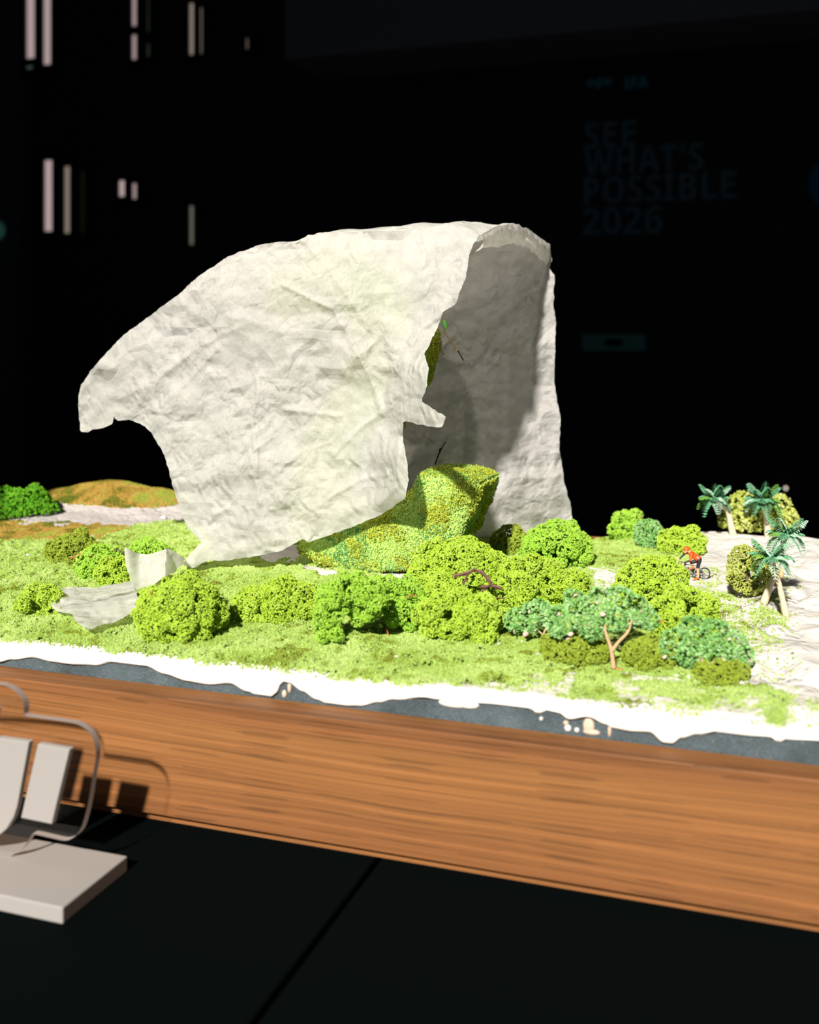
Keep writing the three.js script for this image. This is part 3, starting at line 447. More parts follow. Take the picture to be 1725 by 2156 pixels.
palm('far left palm leaning left on the white sand skyline', [1545, 1127], [1506, 1048], null, 36, 6.5, 24, 1.9, [[14, -16, 4, 5]], [1533, 1075]);
palm('far right palm standing upright before an olive shrub on the skyline', [1619, 1132], [1607, 1052], null, 40, 7, 26, 1.9, [[4, -18, 8, 5]], [1615, 1090]);
palm('rear palm of the crossed pair, leaning right with the higher crown', [1607, 1270], [1655, 1124], null, 46, 7.2, 24, 1.0, [[-8, -18, 8, 5]], [1632, 1205]);
palm('front palm of the crossed pair, leaning left with the lower crown', [1657, 1298], [1624, 1172], null, 48, 6.6, 24, 1.0, [[18, -34, 4, 7.5], [12, -26, 8, 5]], [1640, 1225]);

// ---------------------------------------------------------------- moss sculpture
const ZS = -0.205;
{
  const S2 = [[640, 1160], [664, 1190], [720, 1208], [795, 1214], [862, 1200], [925, 1168], [964, 1134], [986, 1085], [1004, 1040], [1007, 1020], [985, 1008], [930, 1000], [880, 1000], [868, 1030], [850, 1056], [790, 1078], [745, 1040], [762, 960], [808, 880], [854, 806], [874, 730], [862, 640], [830, 570], [770, 530], [700, 520], [620, 538], [572, 590], [562, 650], [620, 690], [660, 660], [700, 640], [730, 660], [742, 700], [740, 750], [715, 810], [660, 880], [620, 960], [610, 1050], [622, 1110]];
  const org = onZ(800, 1214, ZS), sh = new THREE.Shape(S2.map(([a, b]) => { const p = onZ(a, b, ZS); return new THREE.Vector2(p.x - org.x, p.y - org.y); }));
  const t = thing('moss_sculpture', 'moss covered block sculpture with an upturned foot, half hidden under the white tissue', 'sculpture', V(org.x, org.y, ZS));
  const g = new THREE.ExtrudeGeometry(sh, { depth: 0.044, bevelEnabled: true, bevelThickness: 0.005, bevelSize: 0.004, bevelOffset: -0.004, bevelSegments: 3, curveSegments: 4 }).translate(0, 0, -0.049);
  { const q = g.attributes.position; for (let i = 0; i < q.count; i++) q.setY(i, Math.max(q.getY(i), hgt(q.getX(i) + org.x, q.getZ(i) + ZS) + 0.0022 - org.y)); }
  const core = mesh('moss_core', g, mat(lin(0.36, 0.5, 0.1), 0.95), t);
  const sm = new MeshSurfaceSampler(core).setRandomGenerator(rnd).build(), p = V(0, 0, 0), n = V(0, 0, 0), items = [];
  const mp = [pal([[0.3, 0.34, 0.025], [0.46, 0.52, 0.045], [0.6, 0.63, 0.08]]), pal([[0.09, 0.26, 0.05], [0.17, 0.42, 0.12], [0.28, 0.54, 0.22]]), pal([[0.42, 0.68, 0.1], [0.56, 0.8, 0.2], [0.72, 0.9, 0.36]])];
  for (let i = 0; i < 190000; i++) {
    sm.sample(p, n); const a = fbm(p.x * 65 + 3, p.y * 65, 4, p.z * 65 + 0.1), b = fbm(p.x * 55 + 40, p.y * 55, 4, p.z * 55 + 0.2), top = n.y > 0.6;
    const q = rr(-0.22, 0.22), k = top ? (rnd() < 0.6 ? 0 : 1) : b + q > 0.14 ? 2 : a + q < -0.26 ? 1 : 0;
    const c = mp[k](rnd(), rr(0.85, 1.1)), r = rr(0.0002, 0.00055) * (k === 2 ? 0.85 : 1);
    items.push({ p: p.clone().addScaledVector(n, rr(-0.0002, 0.001) + 0.0045 * Math.max(0, a) * (k === 0 ? 1 : 0.4) + 0.0008 * nz(p.x * 700, p.y * 700, p.z * 700 + 0.1)), r, f: rr(0.4, 2.4), a: rr(0, 6), b: rr(0, 6), c: [c.r, c.g, c.b] });
  }
  stuffInst('moss_cover', '', items, crumbs[3], t);
  const L = (px, py, z) => onZ(px, py, z).sub(t.position), sc = 0.66 / F;
  const stalk = mat(lin(0.30, 0.16, 0.04), 0.6), leafM = mat(lin(0.14, 0.5, 0.08), 0.5);
  mesh('sprig', tube([L(930, 664, -0.235), L(938, 700, -0.232), L(952, 722, -0.23), L(964, 738, -0.228)], [0.9 * sc, 1.5 * sc, 1.5 * sc, 1.4 * sc], 6), stalk, t);
  mesh('sprig', tube([L(964, 738, -0.228), L(970, 748, -0.228), L(976, 759, -0.228)], [1.4 * sc, 1.3 * sc, 1.3 * sc], 6), blackMat, t);
  const lf = L(937, 683, -0.233); mesh('leaf_bud', new THREE.SphereGeometry(1, 12, 10).scale(5 * sc, 11 * sc, 2.5 * sc).rotateZ(0.35).translate(lf.x, lf.y, lf.z), leafM, t);
  mesh('curled_twig', tube([L(908, 722, -0.24), L(922, 724, -0.236), L(931, 718, -0.234), L(927, 722, -0.233), L(928, 734, -0.232), L(934, 747, -0.231)], [1.6 * sc, 1.5 * sc, 1.4 * sc, 1.3 * sc, 1.2 * sc, 1.2 * sc], 6), twigMat, t);
  mesh('twig', tube([L(916, 978, -0.24), L(926, 952, -0.24), L(939, 930, -0.24)], [1.5 * sc, 1.6 * sc, 1.0 * sc], 6), blackMat, t);
  mesh('twig', tube([L(926, 952, -0.24), L(926, 946, -0.239), L(931, 943, -0.239)], [1.3 * sc, 1.3 * sc, 1 * sc], 6), blackMat, t);
}

// ---------------------------------------------------------------- tissue paper
const FOLDS = [[[597, 600], [660, 632], [700, 650], [742, 720], [790, 820], [806, 870], 0.0035, 5], [[640, 505], [700, 575], [742, 640], [780, 690], 0.0022, 5], [[540, 770], [544, 830], [530, 880], [540, 960], [538, 1010], [548, 1060], 0.0028, 4], [[598, 862], [660, 868], [720, 876], 0.002, 3], [[850, 888], [836, 960], [840, 1020], [800, 1060], 0.004, 8], [[880, 500], [895, 535], [892, 560], 0.004, 6], [[690, 1050], [760, 1010], [830, 995], 0.002, 5], [[420, 1130], [450, 1085], [480, 1070], 0.002, 5], [[250, 840], [330, 800], [420, 730], [500, 690], 0.0018, 7], [[330, 860], [400, 800], [470, 720], 0.0018, 7], [[616, 512], [630, 535], 0.003, 4], [[808, 680], [830, 760], [815, 860], 0.0025, 7], [[940, 655], [880, 700], [850, 760], 0.0025, 7], [[700, 960], [760, 900], [800, 870], 0.0016, 5], [[575, 1000], [640, 950], [700, 930], 0.0016, 5]];
const segD = (x, y, a, b) => { const ex = b[0] - a[0], ey = b[1] - a[1], t = clamp(((x - a[0]) * ex + (y - a[1]) * ey) / (ex * ex + ey * ey), 0, 1); return Math.hypot(x - a[0] - ex * t, y - a[1] - ey * t); };
const folds = (x, y) => { let s = 0; for (const f of FOLDS) { const w = f.at(-1), a = f.at(-2); let d = 1e9; for (let i = 0; i < f.length - 3; i++) d = Math.min(d, segD(x, y, f[i], f[i + 1])); if (d < w * 5) s += a * Math.exp(-d / w); } return s; };
function sheet(outline, zf, step, rough, plane = onZ) {
  let x0 = 1e9, x1 = -1e9, y0 = 1e9, y1 = -1e9; for (const [a, b] of outline) { x0 = Math.min(x0, a); x1 = Math.max(x1, a); y0 = Math.min(y0, b); y1 = Math.max(y1, b); }
  x0 -= step * 2; y0 -= step * 2; const nx = Math.ceil((x1 - x0) / step) + 3, ny = Math.ceil((y1 - y0) / step) + 3, D = new Float32Array(nx * ny), P = [], I = [], id = new Map();
  const X = (i) => x0 + i * step, Y = (j) => y0 + j * step;
  for (let j = 0; j < ny; j++) for (let i = 0; i < nx; i++) D[j * nx + i] = sdPoly(X(i), Y(j), outline) + rough * (nz(X(i) / 11, Y(j) / 11) * 1.3 + 0.8 * nz(X(i) / 4.3, Y(j) / 4.3));
  const vert = (px, py, key) => { if (!id.has(key)) { const p = plane(px, py, zf(px, py)); if (p.z < ZR && p.z > ZE) p.y = Math.max(p.y, hgt(p.x, p.z) + 0.0012); id.set(key, P.length / 3); P.push(p.x, p.y, p.z); } return id.get(key); };
  const g = (k) => vert(X(k % nx), Y(Math.floor(k / nx)), k);
  const cut = (a, b) => { if (a > b) [a, b] = [b, a]; const t = D[a] / (D[a] - D[b]); return vert(lerp(X(a % nx), X(b % nx), t), lerp(Y(Math.floor(a / nx)), Y(Math.floor(b / nx)), t), a * 1e6 + b + 0.5); };
  const tri = (a, b, c) => {
    const k = [a, b, c], s = k.map((v) => D[v] < 0), n = s.filter(Boolean).length;
    if (n === 3) I.push(g(a), g(b), g(c));
    else if (n === 1) { const i = s.indexOf(true), [p, q, r] = [k[i], k[(i + 1) % 3], k[(i + 2) % 3]]; I.push(g(p), cut(p, q), cut(p, r)); }
    else if (n === 2) { const i = s.indexOf(false), [p, q, r] = [k[i], k[(i + 1) % 3], k[(i + 2) % 3]], e = cut(p, q), f = cut(p, r); I.push(e, g(q), g(r), e, g(r), f); }
  };
  for (let j = 0; j < ny - 1; j++) for (let i = 0; i < nx - 1; i++) { const a = j * nx + i; if ((i + j) % 2) { tri(a, a + nx, a + 1); tri(a + 1, a + nx, a + nx + 1); } else { tri(a, a + nx, a + nx + 1); tri(a, a + nx + 1, a + 1); } }
  const geo = new THREE.BufferGeometry(); geo.setAttribute('position', new THREE.Float32BufferAttribute(P, 3)); geo.setIndex(I); geo.computeVertexNormals(); return geo;
}
const FRONT = [[170, 910], [164, 850], [170, 810], [200, 770], [260, 705], [330, 655], [375, 620], [420, 580], [450, 560], [480, 540], [540, 518], [580, 510], [610, 508], [616, 511], [650, 495], [690, 488], [760, 487], [810, 484], [830, 478], [870, 478], [905, 480], [922, 473], [940, 470], [965, 475], [1000, 487], [1012, 492], [996, 515], [988, 540], [983, 575], [970, 610], [960, 640], [935, 655], [922, 690], [908, 718], [893, 745], [903, 775], [899, 810], [889, 845], [912, 861], [940, 877], [929, 901], [890, 895], [850, 887], [849, 920], [856, 970], [861, 1010], [855, 1048], [835, 1063], [800, 1085], [740, 1110], [700, 1125], [650, 1142], [637, 1134], [620, 1145], [590, 1160], [545, 1170], [510, 1175], [480, 1180], [440, 1180], [405, 1196], [385, 1188], [400, 1165], [425, 1142], [396, 1112], [381, 1080], [366, 1030], [356, 990], [346, 960], [331, 930], [318, 910], [295, 890], [270, 884], [246, 886], [240, 876], [237, 892], [215, 903], [195, 904], [185, 910]];
const crump = (px, py) => 0.0030 * fbm(px / 190, py / 190, 2) + crease(px * 0.00028 + 3, py * 0.00028, 0, 4) - 0.003;
const zFront = (px, py) => -0.1990 + 0.003 * Math.sin(clamp((px - 160) / 700, 0, 1) * Math.PI) - 0.006 * sst(560 - py, -60, 90) * sst(px, 380, 700) - 0.010 * sst(400 - px, 0, 240) + 0.017 * sst(px, 470, 395) * sst(py, 1120, 1190) + 0.006 * sst(px, 820, 960) * sst(py, 520, 900) + 0.06 * sst(py, 690, 885) * sst(py, 925, 900) * sst(px, 805, 935) + 0.03 * sst(px, 770, 860) * sst(py, 890, 960) * sst(py, 1110, 1040) + crump(px, py) + folds(px, py);
const BACK = [[700, 520], [990, 505], [1157, 513], [1162, 545], [1158, 566], [1168, 580], [1166, 640], [1171, 680], [1168, 760], [1167, 800], [1180, 880], [1178, 950], [1190, 1020], [1203, 1068], [1206, 1100], [1216, 1128], [1243, 1147], [1215, 1150], [1100, 1136], [1060, 1128], [1003, 1133], [960, 1140], [840, 1140], [700, 1130]];
const zBack = (px, py) => -0.352 - 0.03 * sst(px, 1000, 1210) - 0.012 * sst(py, 1000, 1140) * sst(px, 950, 1200) + 0.004 * fbm(px / 130, py / 200, 2) - 0.0035 * Math.abs(nz(px / 50 + 9, py / 110)) + crease(px * 0.00034 + 1, py * 0.00034, 0, 4) - 0.003;
{
  const t = thing('tissue_paper', 'large crumpled white tissue paper draped like a tent over the moss sculpture', 'paper', onZ(480, 1180, -0.2));
  const add = (name, g) => { g.translate(-t.position.x, -t.position.y, -t.position.z); return mesh(name, g, paperMat, t); };
  add('front_sheet', uvXY(sheet(FRONT, zFront, 4, 1.0), 'x', 'y'));
  add('back_sheet', uvXY(sheet(BACK, zBack, 5, 1.0), 'x', 'y'));
  // top of the tent: from the front ridge back to the rear sheet
  const ridgePx = FRONT.slice(6, 26).map(([a, b]) => onZ(a, b + 3, zFront(a, b + 3))), cur = new THREE.CatmullRomCurve3(ridgePx, false, 'centripetal'), nu = 110, nv = 26, P = [], I = [];
  const rear = new THREE.CatmullRomCurve3([onZ(640, 640, -0.29), onZ(800, 540, -0.345), onZ(990, 507, -0.352), onZ(1157, 515, zBack(1157, 520))]);
  for (let j = 0; j <= nv; j++) for (let i = 0; i <= nu; i++) {
    const u = i / nu, v = j / nv, p = cur.getPoint(u).lerp(rear.getPoint(u), v); p.y += 0.010 * Math.sin(Math.PI * v) * (1 - 0.6 * v) * sst(u, 0, 0.25) - 0.0025 * Math.abs(nz(p.x * 60, p.z * 60)) * Math.sin(Math.PI * v) + 0.004 * Math.sin(v * Math.PI) * sst(u, 0.9, 1);
    P.push(p.x, p.y, p.z); if (i && j) { const a = (j - 1) * (nu + 1) + i - 1, b = a + nu + 1; I.push(a, a + 1, b, a + 1, b + 1, b); }
  }
  const tg = new THREE.BufferGeometry(); tg.setAttribute('position', new THREE.Float32BufferAttribute(P, 3)); tg.setIndex(I); tg.computeVertexNormals(); add('top_sheet', uvXY(tg, 'x', 'z'));
  // hem hanging along the right end of the top
  const hemT = [], hemB = [], H = [];
  for (let j = 0; j <= nv; j++) { const k = (j * (nu + 1) + nu) * 3; hemT.push(V(P[k], P[k + 1], P[k + 2])); }
  const drops = [0.010, 0.012, 0.0145, 0.0135, 0.012, 0.011, 0.0135, 0.016];
  for (let j = 0; j <= nv; j++) { const k = j / nv * (drops.length - 1), a = Math.min(Math.floor(k), drops.length - 2), d = lerp(drops[a], drops[a + 1], k - a); hemB.push(hemT[j].clone().add(V(-0.003 - 0.002 * nz(j * 0.7, 3), -d, 0))); }
  const hi = []; for (let j = 0; j <= nv; j++) { for (let r = 0; r <= 4; r++) { const p = hemT[j].clone().lerp(hemB[j], r / 4); p.x += 0.0025 * Math.sin(r / 4 * Math.PI) + 0.0008 * nz(j * 0.8, r); H.push(p.x, p.y, p.z); } if (j) for (let r = 0; r < 4; r++) { const a = (j - 1) * 5 + r, b = j * 5 + r; hi.push(a, a + 1, b, a + 1, b + 1, b); } }
  const hg = new THREE.BufferGeometry(); hg.setAttribute('position', new THREE.Float32BufferAttribute(H, 3)); hg.setIndex(hi); hg.computeVertexNormals(); add('folded_hem', uvXY(hg, 'z', 'y'));
  // torn tail lying over the moss
  const TAIL = [[262, 1150], [268, 1154], [290, 1165], [315, 1167], [338, 1160], [354, 1154], [372, 1164], [392, 1176], [384, 1190], [372, 1196], [371, 1204], [345, 1215], [322, 1234], [308, 1262], [285, 1272], [276, 1225], [264, 1185]];
  const zt = (px, py) => -0.135 + 0.008 * sst(px, 300, 262) - 0.05 * sst(px, 345, 400) + 0.014 * sst(py, 1185, 1270) + 0.003 * nz(px / 30, py / 50) + 0.003 * Math.exp(-Math.abs(px - 352 + (py - 1160) * 0.12) / 3);
  add('torn_tail', uvXY(sheet(TAIL, zt, 3, 0.5), 'x', 'y'));
  const TONGUE = [[102, 1270], [110, 1258], [118, 1248], [140, 1236], [165, 1235], [200, 1238], [240, 1230], [277, 1223], [290, 1258], [301, 1262], [290, 1284], [262, 1300], [235, 1312], [205, 1318], [187, 1327], [170, 1316], [156, 1305], [152, 1293], [138, 1291], [118, 1286]];
  const yt = (px, py) => 0.0058 + 0.0045 * sst(1300 - py, 0, 70) + 0.002 * sst(px, 180, 290) + 0.0008 * Math.sin(px / 34 + py / 20) + 0.0005 * nz(px / 22, py / 12);
  add('torn_tongue', uvXY(sheet(TONGUE, yt, 3, 0.9, onY), 'x', 'z'));
}

// ---------------------------------------------------------------- twisted wire, stones, chips
{
  const Pw = (list, z) => list.map(([a, b, c = 0]) => onZ(a, b, z + c)), zc = onY(985, 1306).z, s = 0.6 / F;
  const t = thing('twisted_wire', 'twisted brown wire branch sticking out of the lime bushes', 'wire', onZ(985, 1262, zc));
  const strand = (pts, r, m = twigMat) => { for (let k = 0; k < 2; k++) { const c = new THREE.CatmullRomCurve3(Pw(pts, zc)), q = []; for (let i = 0; i <= 22; i++) { const p = c.getPoint(i / 22), a = i * 0.9 + k * Math.PI; q.push(p.add(V(Math.cos(a) * r * s * 0.7, Math.sin(a) * r * s * 0.7, Math.sin(a) * r * s * 0.5)).sub(t.position)); } mesh('strand', tube(q, [r * s, r * s, r * s * 0.85], 6), m, t); } };
  const brown = mat(lin(0.17, 0.075, 0.06), 0.55);
  strand([[944, 1226], [960, 1212], [985, 1207], [998, 1200], [1012, 1204], [1026, 1216], [1034, 1232], [1022, 1236], [1012, 1236]], 2.6, brown);
  strand([[986, 1206], [982, 1218], [974, 1232], [970, 1246], [976, 1256]], 1.8, brown);
  strand([[1038, 1234], [1048, 1236], [1056, 1240]], 2.4, brown);
  strand([[1020, 1244, 0.004], [1014, 1258, 0.004], [1012, 1268, 0.004]], 3, brown);
  strand([[1030, 1256], [1050, 1259], [1064, 1260]], 0.9, brown);
  mesh('bare_end', tube(Pw([[940, 1256], [950, 1250], [966, 1236]], zc).map((p) => p.sub(t.position)), [1.2 * s, 1.6 * s, 1 * s], 6), chipMat, t);
  const rock = (px, py, r, m, name, label, cat, f = 0.7) => { const g = ground(px, py), d = depthOf(g), q = crumbs[Math.floor(rnd() * 4)].clone().scale(r * d / F, r * f * d / F, r * d / F); const o = mesh(name, q, m, null, { label, category: cat }); o.position.set(g.x, g.y + r * f * 0.45 * d / F, g.z); o.rotation.y = rr(0, 6); return o; };
  const slate = mat(lin(0.045, 0.045, 0.055), 0.85);
  rock(27, 1150, 9, slate, 'slate_stone', 'small dark grey stone on the far left moss', 'stone');
  rock(8, 1148, 7, slate, 'slate_stone', 'dark stone chip at the left edge beside the grey stone', 'stone', 0.5);
  const chips = [[1488, 1434, 13, 'largest white plaster chip under the right flowering shrub'], [1452, 1428, 12, 'white plaster chip left of the largest one under the flowering shrub'], [1425, 1424, 10, 'leftmost white plaster chip in the row under the flowering shrub'], [1536, 1408, 12, 'white plaster chip behind the olive tuft beside the sand'], [1562, 1440, 8, 'white plaster chip on the sand right of the olive tuft'],
    [834, 1384, 7, 'white plaster chip lying alone in the middle of the front meadow'], [606, 1378, 6, 'tiny white plaster chip in the meadow below the hedge'], [1266, 1326, 10, 'white plaster chip under the crown of the forked flowering tree'], [1100, 1352, 6, 'white plaster chip below the large pink petal'],
    [1250, 1171, 7, 'white plaster chip beside the right foot of the tissue'], [1296, 1140, 8, 'white plaster chip on the thin green under the skyline tuft'], [1330, 1160, 7, 'white plaster chip on the thin green below the grey green bush'],
    [58, 1172, 9, 'larger white plaster chip on the left meadow'], [82, 1170, 7, 'smaller white plaster chip right of the larger one on the left meadow'], [194, 1133, 9, 'white plaster chip at the meadow edge above the bent red twigs'], [219, 1128, 7, 'white plaster chip just right of the one above the red twigs'],
    [345, 1092, 9, 'largest white plaster chip at the foot of the orange mound'], [328, 1101, 7, 'white plaster chip left of the largest at the mound foot'], [363, 1080, 6, 'highest white plaster chip on the right flank of the orange mound']];
  for (const [x, y, r, l] of chips) rock(x, y, r, chipMat, 'plaster_chip', l, 'chip', 0.45).userData.group = 'white plaster chips';
}

// ---------------------------------------------------------------- cyclist
{
  const g0 = ground(1466, 1221), s = depthOf(g0) / F, pos = V(g0.x, g0.y, g0.z), turn = Math.PI + PHI;
  const B = (px, py, z = 0) => V(1466 - px, 1221 - py, z);          // in pixels: x ahead (left in view), y up, z away from the camera
  const bike = thing('bicycle', 'small grey racing bicycle with black tyres on the white sand path', 'bicycle', pos); bike.rotation.y = turn; bike.scale.setScalar(s);
  const tyre = mat(lin(0.012, 0.013, 0.014), 0.6), steel = mat(lin(0.34, 0.33, 0.34), 0.4, { metalness: 0.3 }), dark = mat(lin(0.05, 0.045, 0.045), 0.5);
  const bar = (n, pts, r, m, parent = bike) => mesh(n, tube(pts, [r, r], 7), m, parent);
  for (const [cx, cy] of [[1436.5, 1207.5], [1483.5, 1207.5]]) {
    const w = new THREE.Group(); w.name = 'wheel'; w.position.copy(B(cx, cy)); bike.add(w);
    mesh('tyre', new THREE.TorusGeometry(11.6, 1.25, 9, 40), tyre, w); mesh('rim', new THREE.TorusGeometry(10.2, 0.5, 6, 36), steel, w); mesh('hub', new THREE.CylinderGeometry(1.1, 1.1, 3.4, 10).rotateX(Math.PI / 2), steel, w);
    for (let i = 0; i < 14; i++) mesh('spoke', new THREE.CylinderGeometry(0.16, 0.16, 10, 4).translate(0, 5, 0).rotateZ(i / 14 * Math.PI * 2), steel, w);
  }
  bar('top_tube', [B(1443, 1188), B(1467, 1191)], 1.0, steel); bar('down_tube', [B(1442, 1192), B(1461, 1210)], 1.6, steel); bar('seat_tube', [B(1461, 1210), B(1469, 1186)], 1.1, steel);
  bar('head_tube', [B(1443.5, 1186), B(1441.5, 1194)], 1.5, dark);
  for (const z of [-2, 2]) { bar('fork', [B(1441.5, 1193, z), B(1436.5, 1207.5, z)], 0.9, steel); bar('chain_stay', [B(1461, 1210, z), B(1483.5, 1207.5, z)], 0.7, steel); bar('seat_stay', [B(1468, 1190, z), B(1483.5, 1207.5, z)], 0.7, steel); }
  bar('stem', [B(1443, 1186), B(1438, 1184)], 1.0, dark); bar('handlebar', [B(1437, 1184, -9), B(1436, 1184, 0), B(1437, 1184, 9)], 0.9, dark);
  for (const z of [-8, 8]) bar('drop_bar', [B(1437, 1184, z), B(1431, 1186, z), B(1431, 1190, z), B(1435, 1192, z)], 0.8, dark);
  mesh('saddle', new THREE.SphereGeometry(1, 12, 8).scale(5.5, 1.4, 2.4).translate(...B(1471, 1185).toArray()), dark, bike);
  mesh('chainring', new THREE.TorusGeometry(3.4, 0.6, 6, 20).translate(...B(1461, 1210, -2.4).toArray()), dark, bike);
  bar('crank', [B(1461, 1210, -3), B(1465, 1218, -3.4)], 0.7, dark); bar('crank', [B(1461, 1210, 3), B(1457, 1202, 3.4)], 0.7, dark);
  // the rider: one surface round a skeleton of tapered bones
  const S = { skin: [0.80, 0.40, 0.24], jersey: [0.80, 0.10, 0.012], black: [0.012, 0.012, 0.013], shoe: [0.78, 0.12, 0.03] };
  const bones = [];
  const bone = (a, b, ra, rb, c) => bones.push({ a, b, ra, rb, c });
  bone(B(1456, 1166), B(1472, 1177), 6.2, 6.4, S.jersey); bone(B(1455, 1166, -5.5), B(1455, 1166, 5.5), 4.2, 4.2, S.jersey);
  bone(B(1471.5, 1178, -2.5), B(1471.5, 1178, 2.5), 5.2, 5.2, S.black);
  bone(B(1454, 1163), B(1448, 1159), 3, 2.7, S.skin); bone(B(1445.4, 1156), B(1445.6, 1158), 5.2, 4.8, S.skin); bone(B(1444, 1161), B(1443, 1163), 3.1, 2.4, S.skin);
  bone(B(1440.6, 1159), B(1439.8, 1160), 0.8, 0.9, S.skin);
  bone(B(1472, 1180, -4), B(1468.5, 1194, -5), 4.4, 3.4, S.black); bone(B(1468.5, 1195, -5), B(1469, 1213, -5), 3.2, 2.0, S.skin); bone(B(1469.5, 1216, -5), B(1460, 1218.5, -5.4), 2.2, 1.6, S.shoe);
  bone(B(1471, 1180, 4), B(1457.5, 1186, 5), 4.4, 3.2, S.black); bone(B(1457, 1186, 5), B(1461.5, 1196, 5), 3, 2, S.skin); bone(B(1461, 1195.5, 5), B(1453, 1199.5, 5.2), 2.4, 1.7, S.shoe);
  bone(B(1454.5, 1165, -7), B(1452.2, 1178, -9), 3.4, 2.6, S.jersey); bone(B(1451.4, 1178.6, -9), B(1439, 1183, -8.6), 2.3, 1.7, S.black);
  bone(B(1454.5, 1164, 7), B(1446, 1166.5, 9.5), 3.2, 2.5, S.jersey); bone(B(1445.4, 1167, 9.5), B(1434.5, 1177.5, 8.6), 2.2, 1.7, S.black);
  for (const [hx, hy, z, dz] of [[1437, 1184.2, -8.4, -1], [1432.6, 1180, 8.4, 1]]) {                 // hands with four fingers and a thumb round the bar
    bone(B(hx, hy, z), B(hx - 1.6, hy + 0.8, z), 1.5, 1.3, S.skin);
    for (let f = 0; f < 4; f++) bone(B(hx - 2, hy + 0.2 + f * 0.1, z + dz * (f - 1.5) * 0.72), B(hx - 3.1, hy + 1.7, z + dz * (f - 1.5) * 0.72), 0.5, 0.45, S.skin);
    bone(B(hx - 0.8, hy, z - dz * 1.2), B(hx - 2.2, hy + 0.6, z - dz * 1.9), 0.5, 0.45, S.skin);
  }
  const N = 88, half = 38, cen = V(12, 34, 0), mc = new MarchingCubes(N, crumbMat, false, false, 120000); mc.isolation = 0;
  const pa = V(0, 0, 0), ba = V(0, 0, 0), near = (p) => { let best = 1e9, who = bones[0], sum = 0; for (const b of bones) { pa.subVectors(p, b.a); ba.subVectors(b.b, b.a); const t = clamp(pa.dot(ba) / ba.lengthSq(), 0, 1), d = pa.addScaledVector(ba, -t).length() - lerp(b.ra, b.rb, t); sum += Math.exp(-d * 2.2); if (d < best) { best = d; who = b; } } return [-Math.log(sum) / 2.2, who]; };
  const p = V(0, 0, 0);
  for (let z = 0; z < N; z++) for (let y = 0; y < N; y++) for (let x = 0; x < N; x++) { p.set((x - N / 2) / (N / 2) * half, (y - N / 2) / (N / 2) * half, (z - N / 2) / (N / 2) * half).add(cen); mc.field[x + y * N + z * N * N] = -near(p)[0]; }
  mc.update();
  const n = mc.count, P = new Float32Array(n * 3), Nn = new Float32Array(n * 3), C = new Float32Array(n * 3);
  for (let i = 0; i < n; i++) { for (let k = 0; k < 3; k++) { P[3 * i + k] = mc.positionArray[3 * i + k] * half + cen.getComponent(k); Nn[3 * i + k] = mc.normalArray[3 * i + k]; } p.set(P[3 * i], P[3 * i + 1], P[3 * i + 2]); const c = near(p)[1].c; C.set(c, 3 * i); }
  const bg = new THREE.BufferGeometry(); bg.setAttribute('position', new THREE.BufferAttribute(P, 3)); bg.setAttribute('normal', new THREE.BufferAttribute(Nn, 3)); bg.setAttribute('color', new THREE.BufferAttribute(C, 3));
  const rider = thing('person', 'miniature cyclist in orange helmet and jersey and black shorts, leaning on the handlebars', 'person', pos); rider.rotation.y = turn; rider.scale.setScalar(s);
  mesh('body', bg, mat(lin(1, 1, 1), 0.5, { vertexColors: true }), rider);
  mesh('helmet', new THREE.SphereGeometry(1, 20, 14, 0, Math.PI * 2, 0, Math.PI * 0.58).scale(7.2, 6.2, 5.9).rotateZ(-0.22).translate(...B(1446, 1156.5).toArray()), mat(lin(0.82, 0.11, 0.012), 0.4), rider);
  mesh('jersey_patch', new THREE.BoxGeometry(5, 2.6, 0.5).rotateZ(0.65).rotateY(0).translate(...B(1468, 1172.5, -6.7).toArray()), mat(lin(0.45, 0.45, 0.45), 0.6), rider);
  mesh('eye', new THREE.SphereGeometry(0.55, 8, 6).translate(...B(1441.4, 1157.8, -2.4).toArray()), tyre, rider); mesh('eye', new THREE.SphereGeometry(0.55, 8, 6).translate(...B(1441.4, 1157.8, 2.4).toArray()), tyre, rider);
  mesh('ear', new THREE.SphereGeometry(1, 8, 6).scale(0.9, 1.3, 0.5).translate(...B(1446.8, 1158.4, -5).toArray()), mat(lin(...S.skin), 0.5), rider);
}

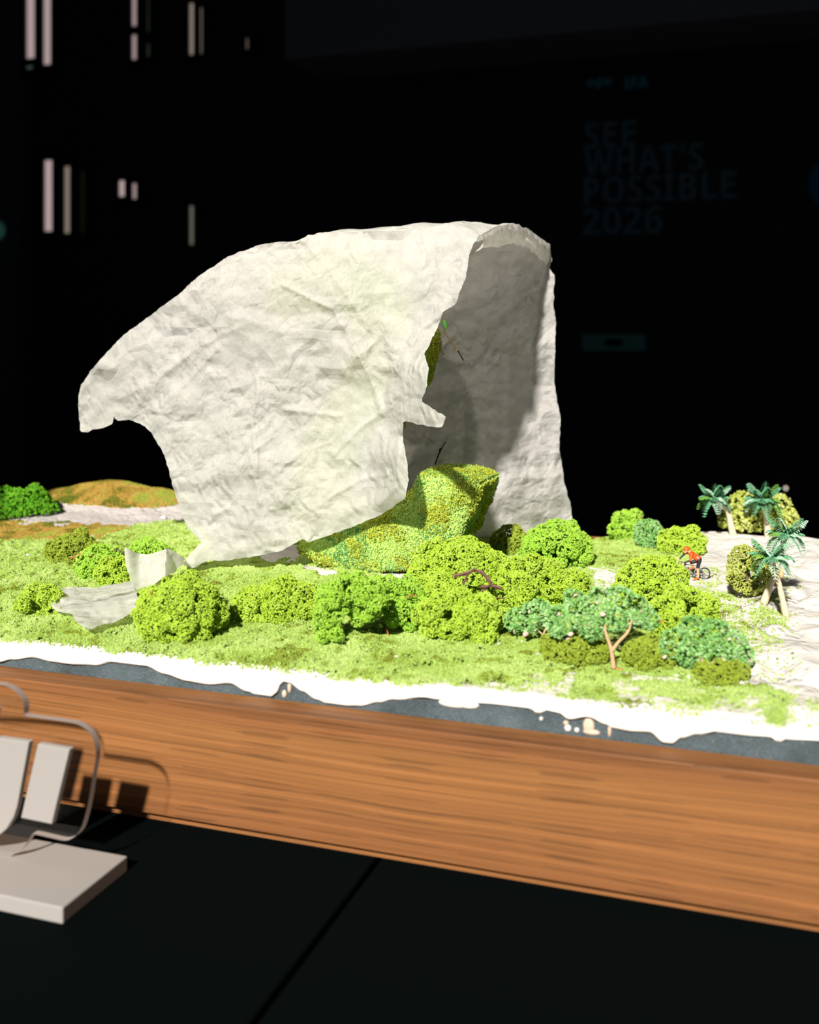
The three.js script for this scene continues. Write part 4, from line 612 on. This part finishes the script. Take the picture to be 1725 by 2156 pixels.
// ---------------------------------------------------------------- acrylic sign on the table
{
  const bx0 = -0.205, bx1 = -0.109, bz0 = 0.0402, bz1 = 0.0826, yt = -0.0646, c = V((bx0 + bx1) / 2, YT, (bz0 + bz1) / 2), zp = 0.055;
  const t = thing('acrylic_sign', 'clear acrylic sign with slanted white letters on a white base block', 'sign', c);
  const white = mat(lin(0.345, 0.318, 0.295), 0.45, { specularIntensity: 0.4 }), clear = mat(lin(1, 1, 1), 0.03, { transmission: 1, thickness: 0, ior: 1.49, side: THREE.DoubleSide }), edge = mat(lin(0.40, 0.32, 0.28), 0.95, { transmission: 0.45, thickness: 0, side: THREE.DoubleSide });
  const put = (n, g, m) => mesh(n, g.translate(-c.x, -c.y, -c.z), m, t);
  put('base', rbox(bx0, bx1, YT, yt, bz0, bz1, 0.0006), white);
  const curve = (pts, z) => pts.map(([a, b]) => { const p = onZ(a, b, z); return new THREE.Vector2(p.x, p.y); });
  const out = curve([[-330, 1420], [-100, 1428], [0, 1438], [22, 1444], [40, 1455], [52, 1471], [56, 1488], [57, 1503], [80, 1508], [130, 1515], [165, 1521], [190, 1536], [203, 1558], [207, 1588], [200, 1630], [190, 1690], [178, 1735], [168, 1752], [155, 1762], [140, 1766], [110, 1760], [77, 1753], [70, 1757], [55, 1780], [35, 1795], [8, 1803], [-100, 1790], [-330, 1740]], zp);
  const sm = new THREE.SplineCurve(out).getPoints(220), sh = new THREE.Shape(sm), th = 0.0032;
  for (const z of [zp - th / 2, zp + th / 2]) put('clear_panel', new THREE.ShapeGeometry(sh).translate(0, 0, z), clear);
  const P = [], I = []; sm.forEach((p, i) => { P.push(p.x, p.y, zp - th / 2, p.x, p.y, zp + th / 2); if (i) { const a = 2 * i - 2; I.push(a, a + 1, a + 2, a + 1, a + 3, a + 2); } });
  const eg = new THREE.BufferGeometry(); eg.setAttribute('position', new THREE.Float32BufferAttribute(P, 3)); eg.setIndex(I); eg.computeVertexNormals(); put('polished_edge', eg, edge);
  for (const pts of [[[95, 1558], [162, 1569], [124, 1725], [60, 1712]], [[10, 1545], [77, 1554], [52, 1688], [44, 1712], [30, 1735], [12, 1750], [-12, 1760], [-60, 1766], [-120, 1760], [-110, 1690], [-60, 1694], [-30, 1688], [-14, 1662]], [[-60, 1474], [10, 1485], [-18, 1600], [-85, 1590]], [[-200, 1520], [-130, 1530], [-170, 1700], [-240, 1690]]])
    put('letter', new THREE.ExtrudeGeometry(new THREE.Shape(curve(pts, zp)), { depth: 0.0024, bevelEnabled: true, bevelThickness: 0.0003, bevelSize: 0.0004, bevelOffset: -0.0004, bevelSegments: 2 }).translate(0, 0, zp + th / 2 + 0.0004), white);
}
renderer.render(scene, camera);
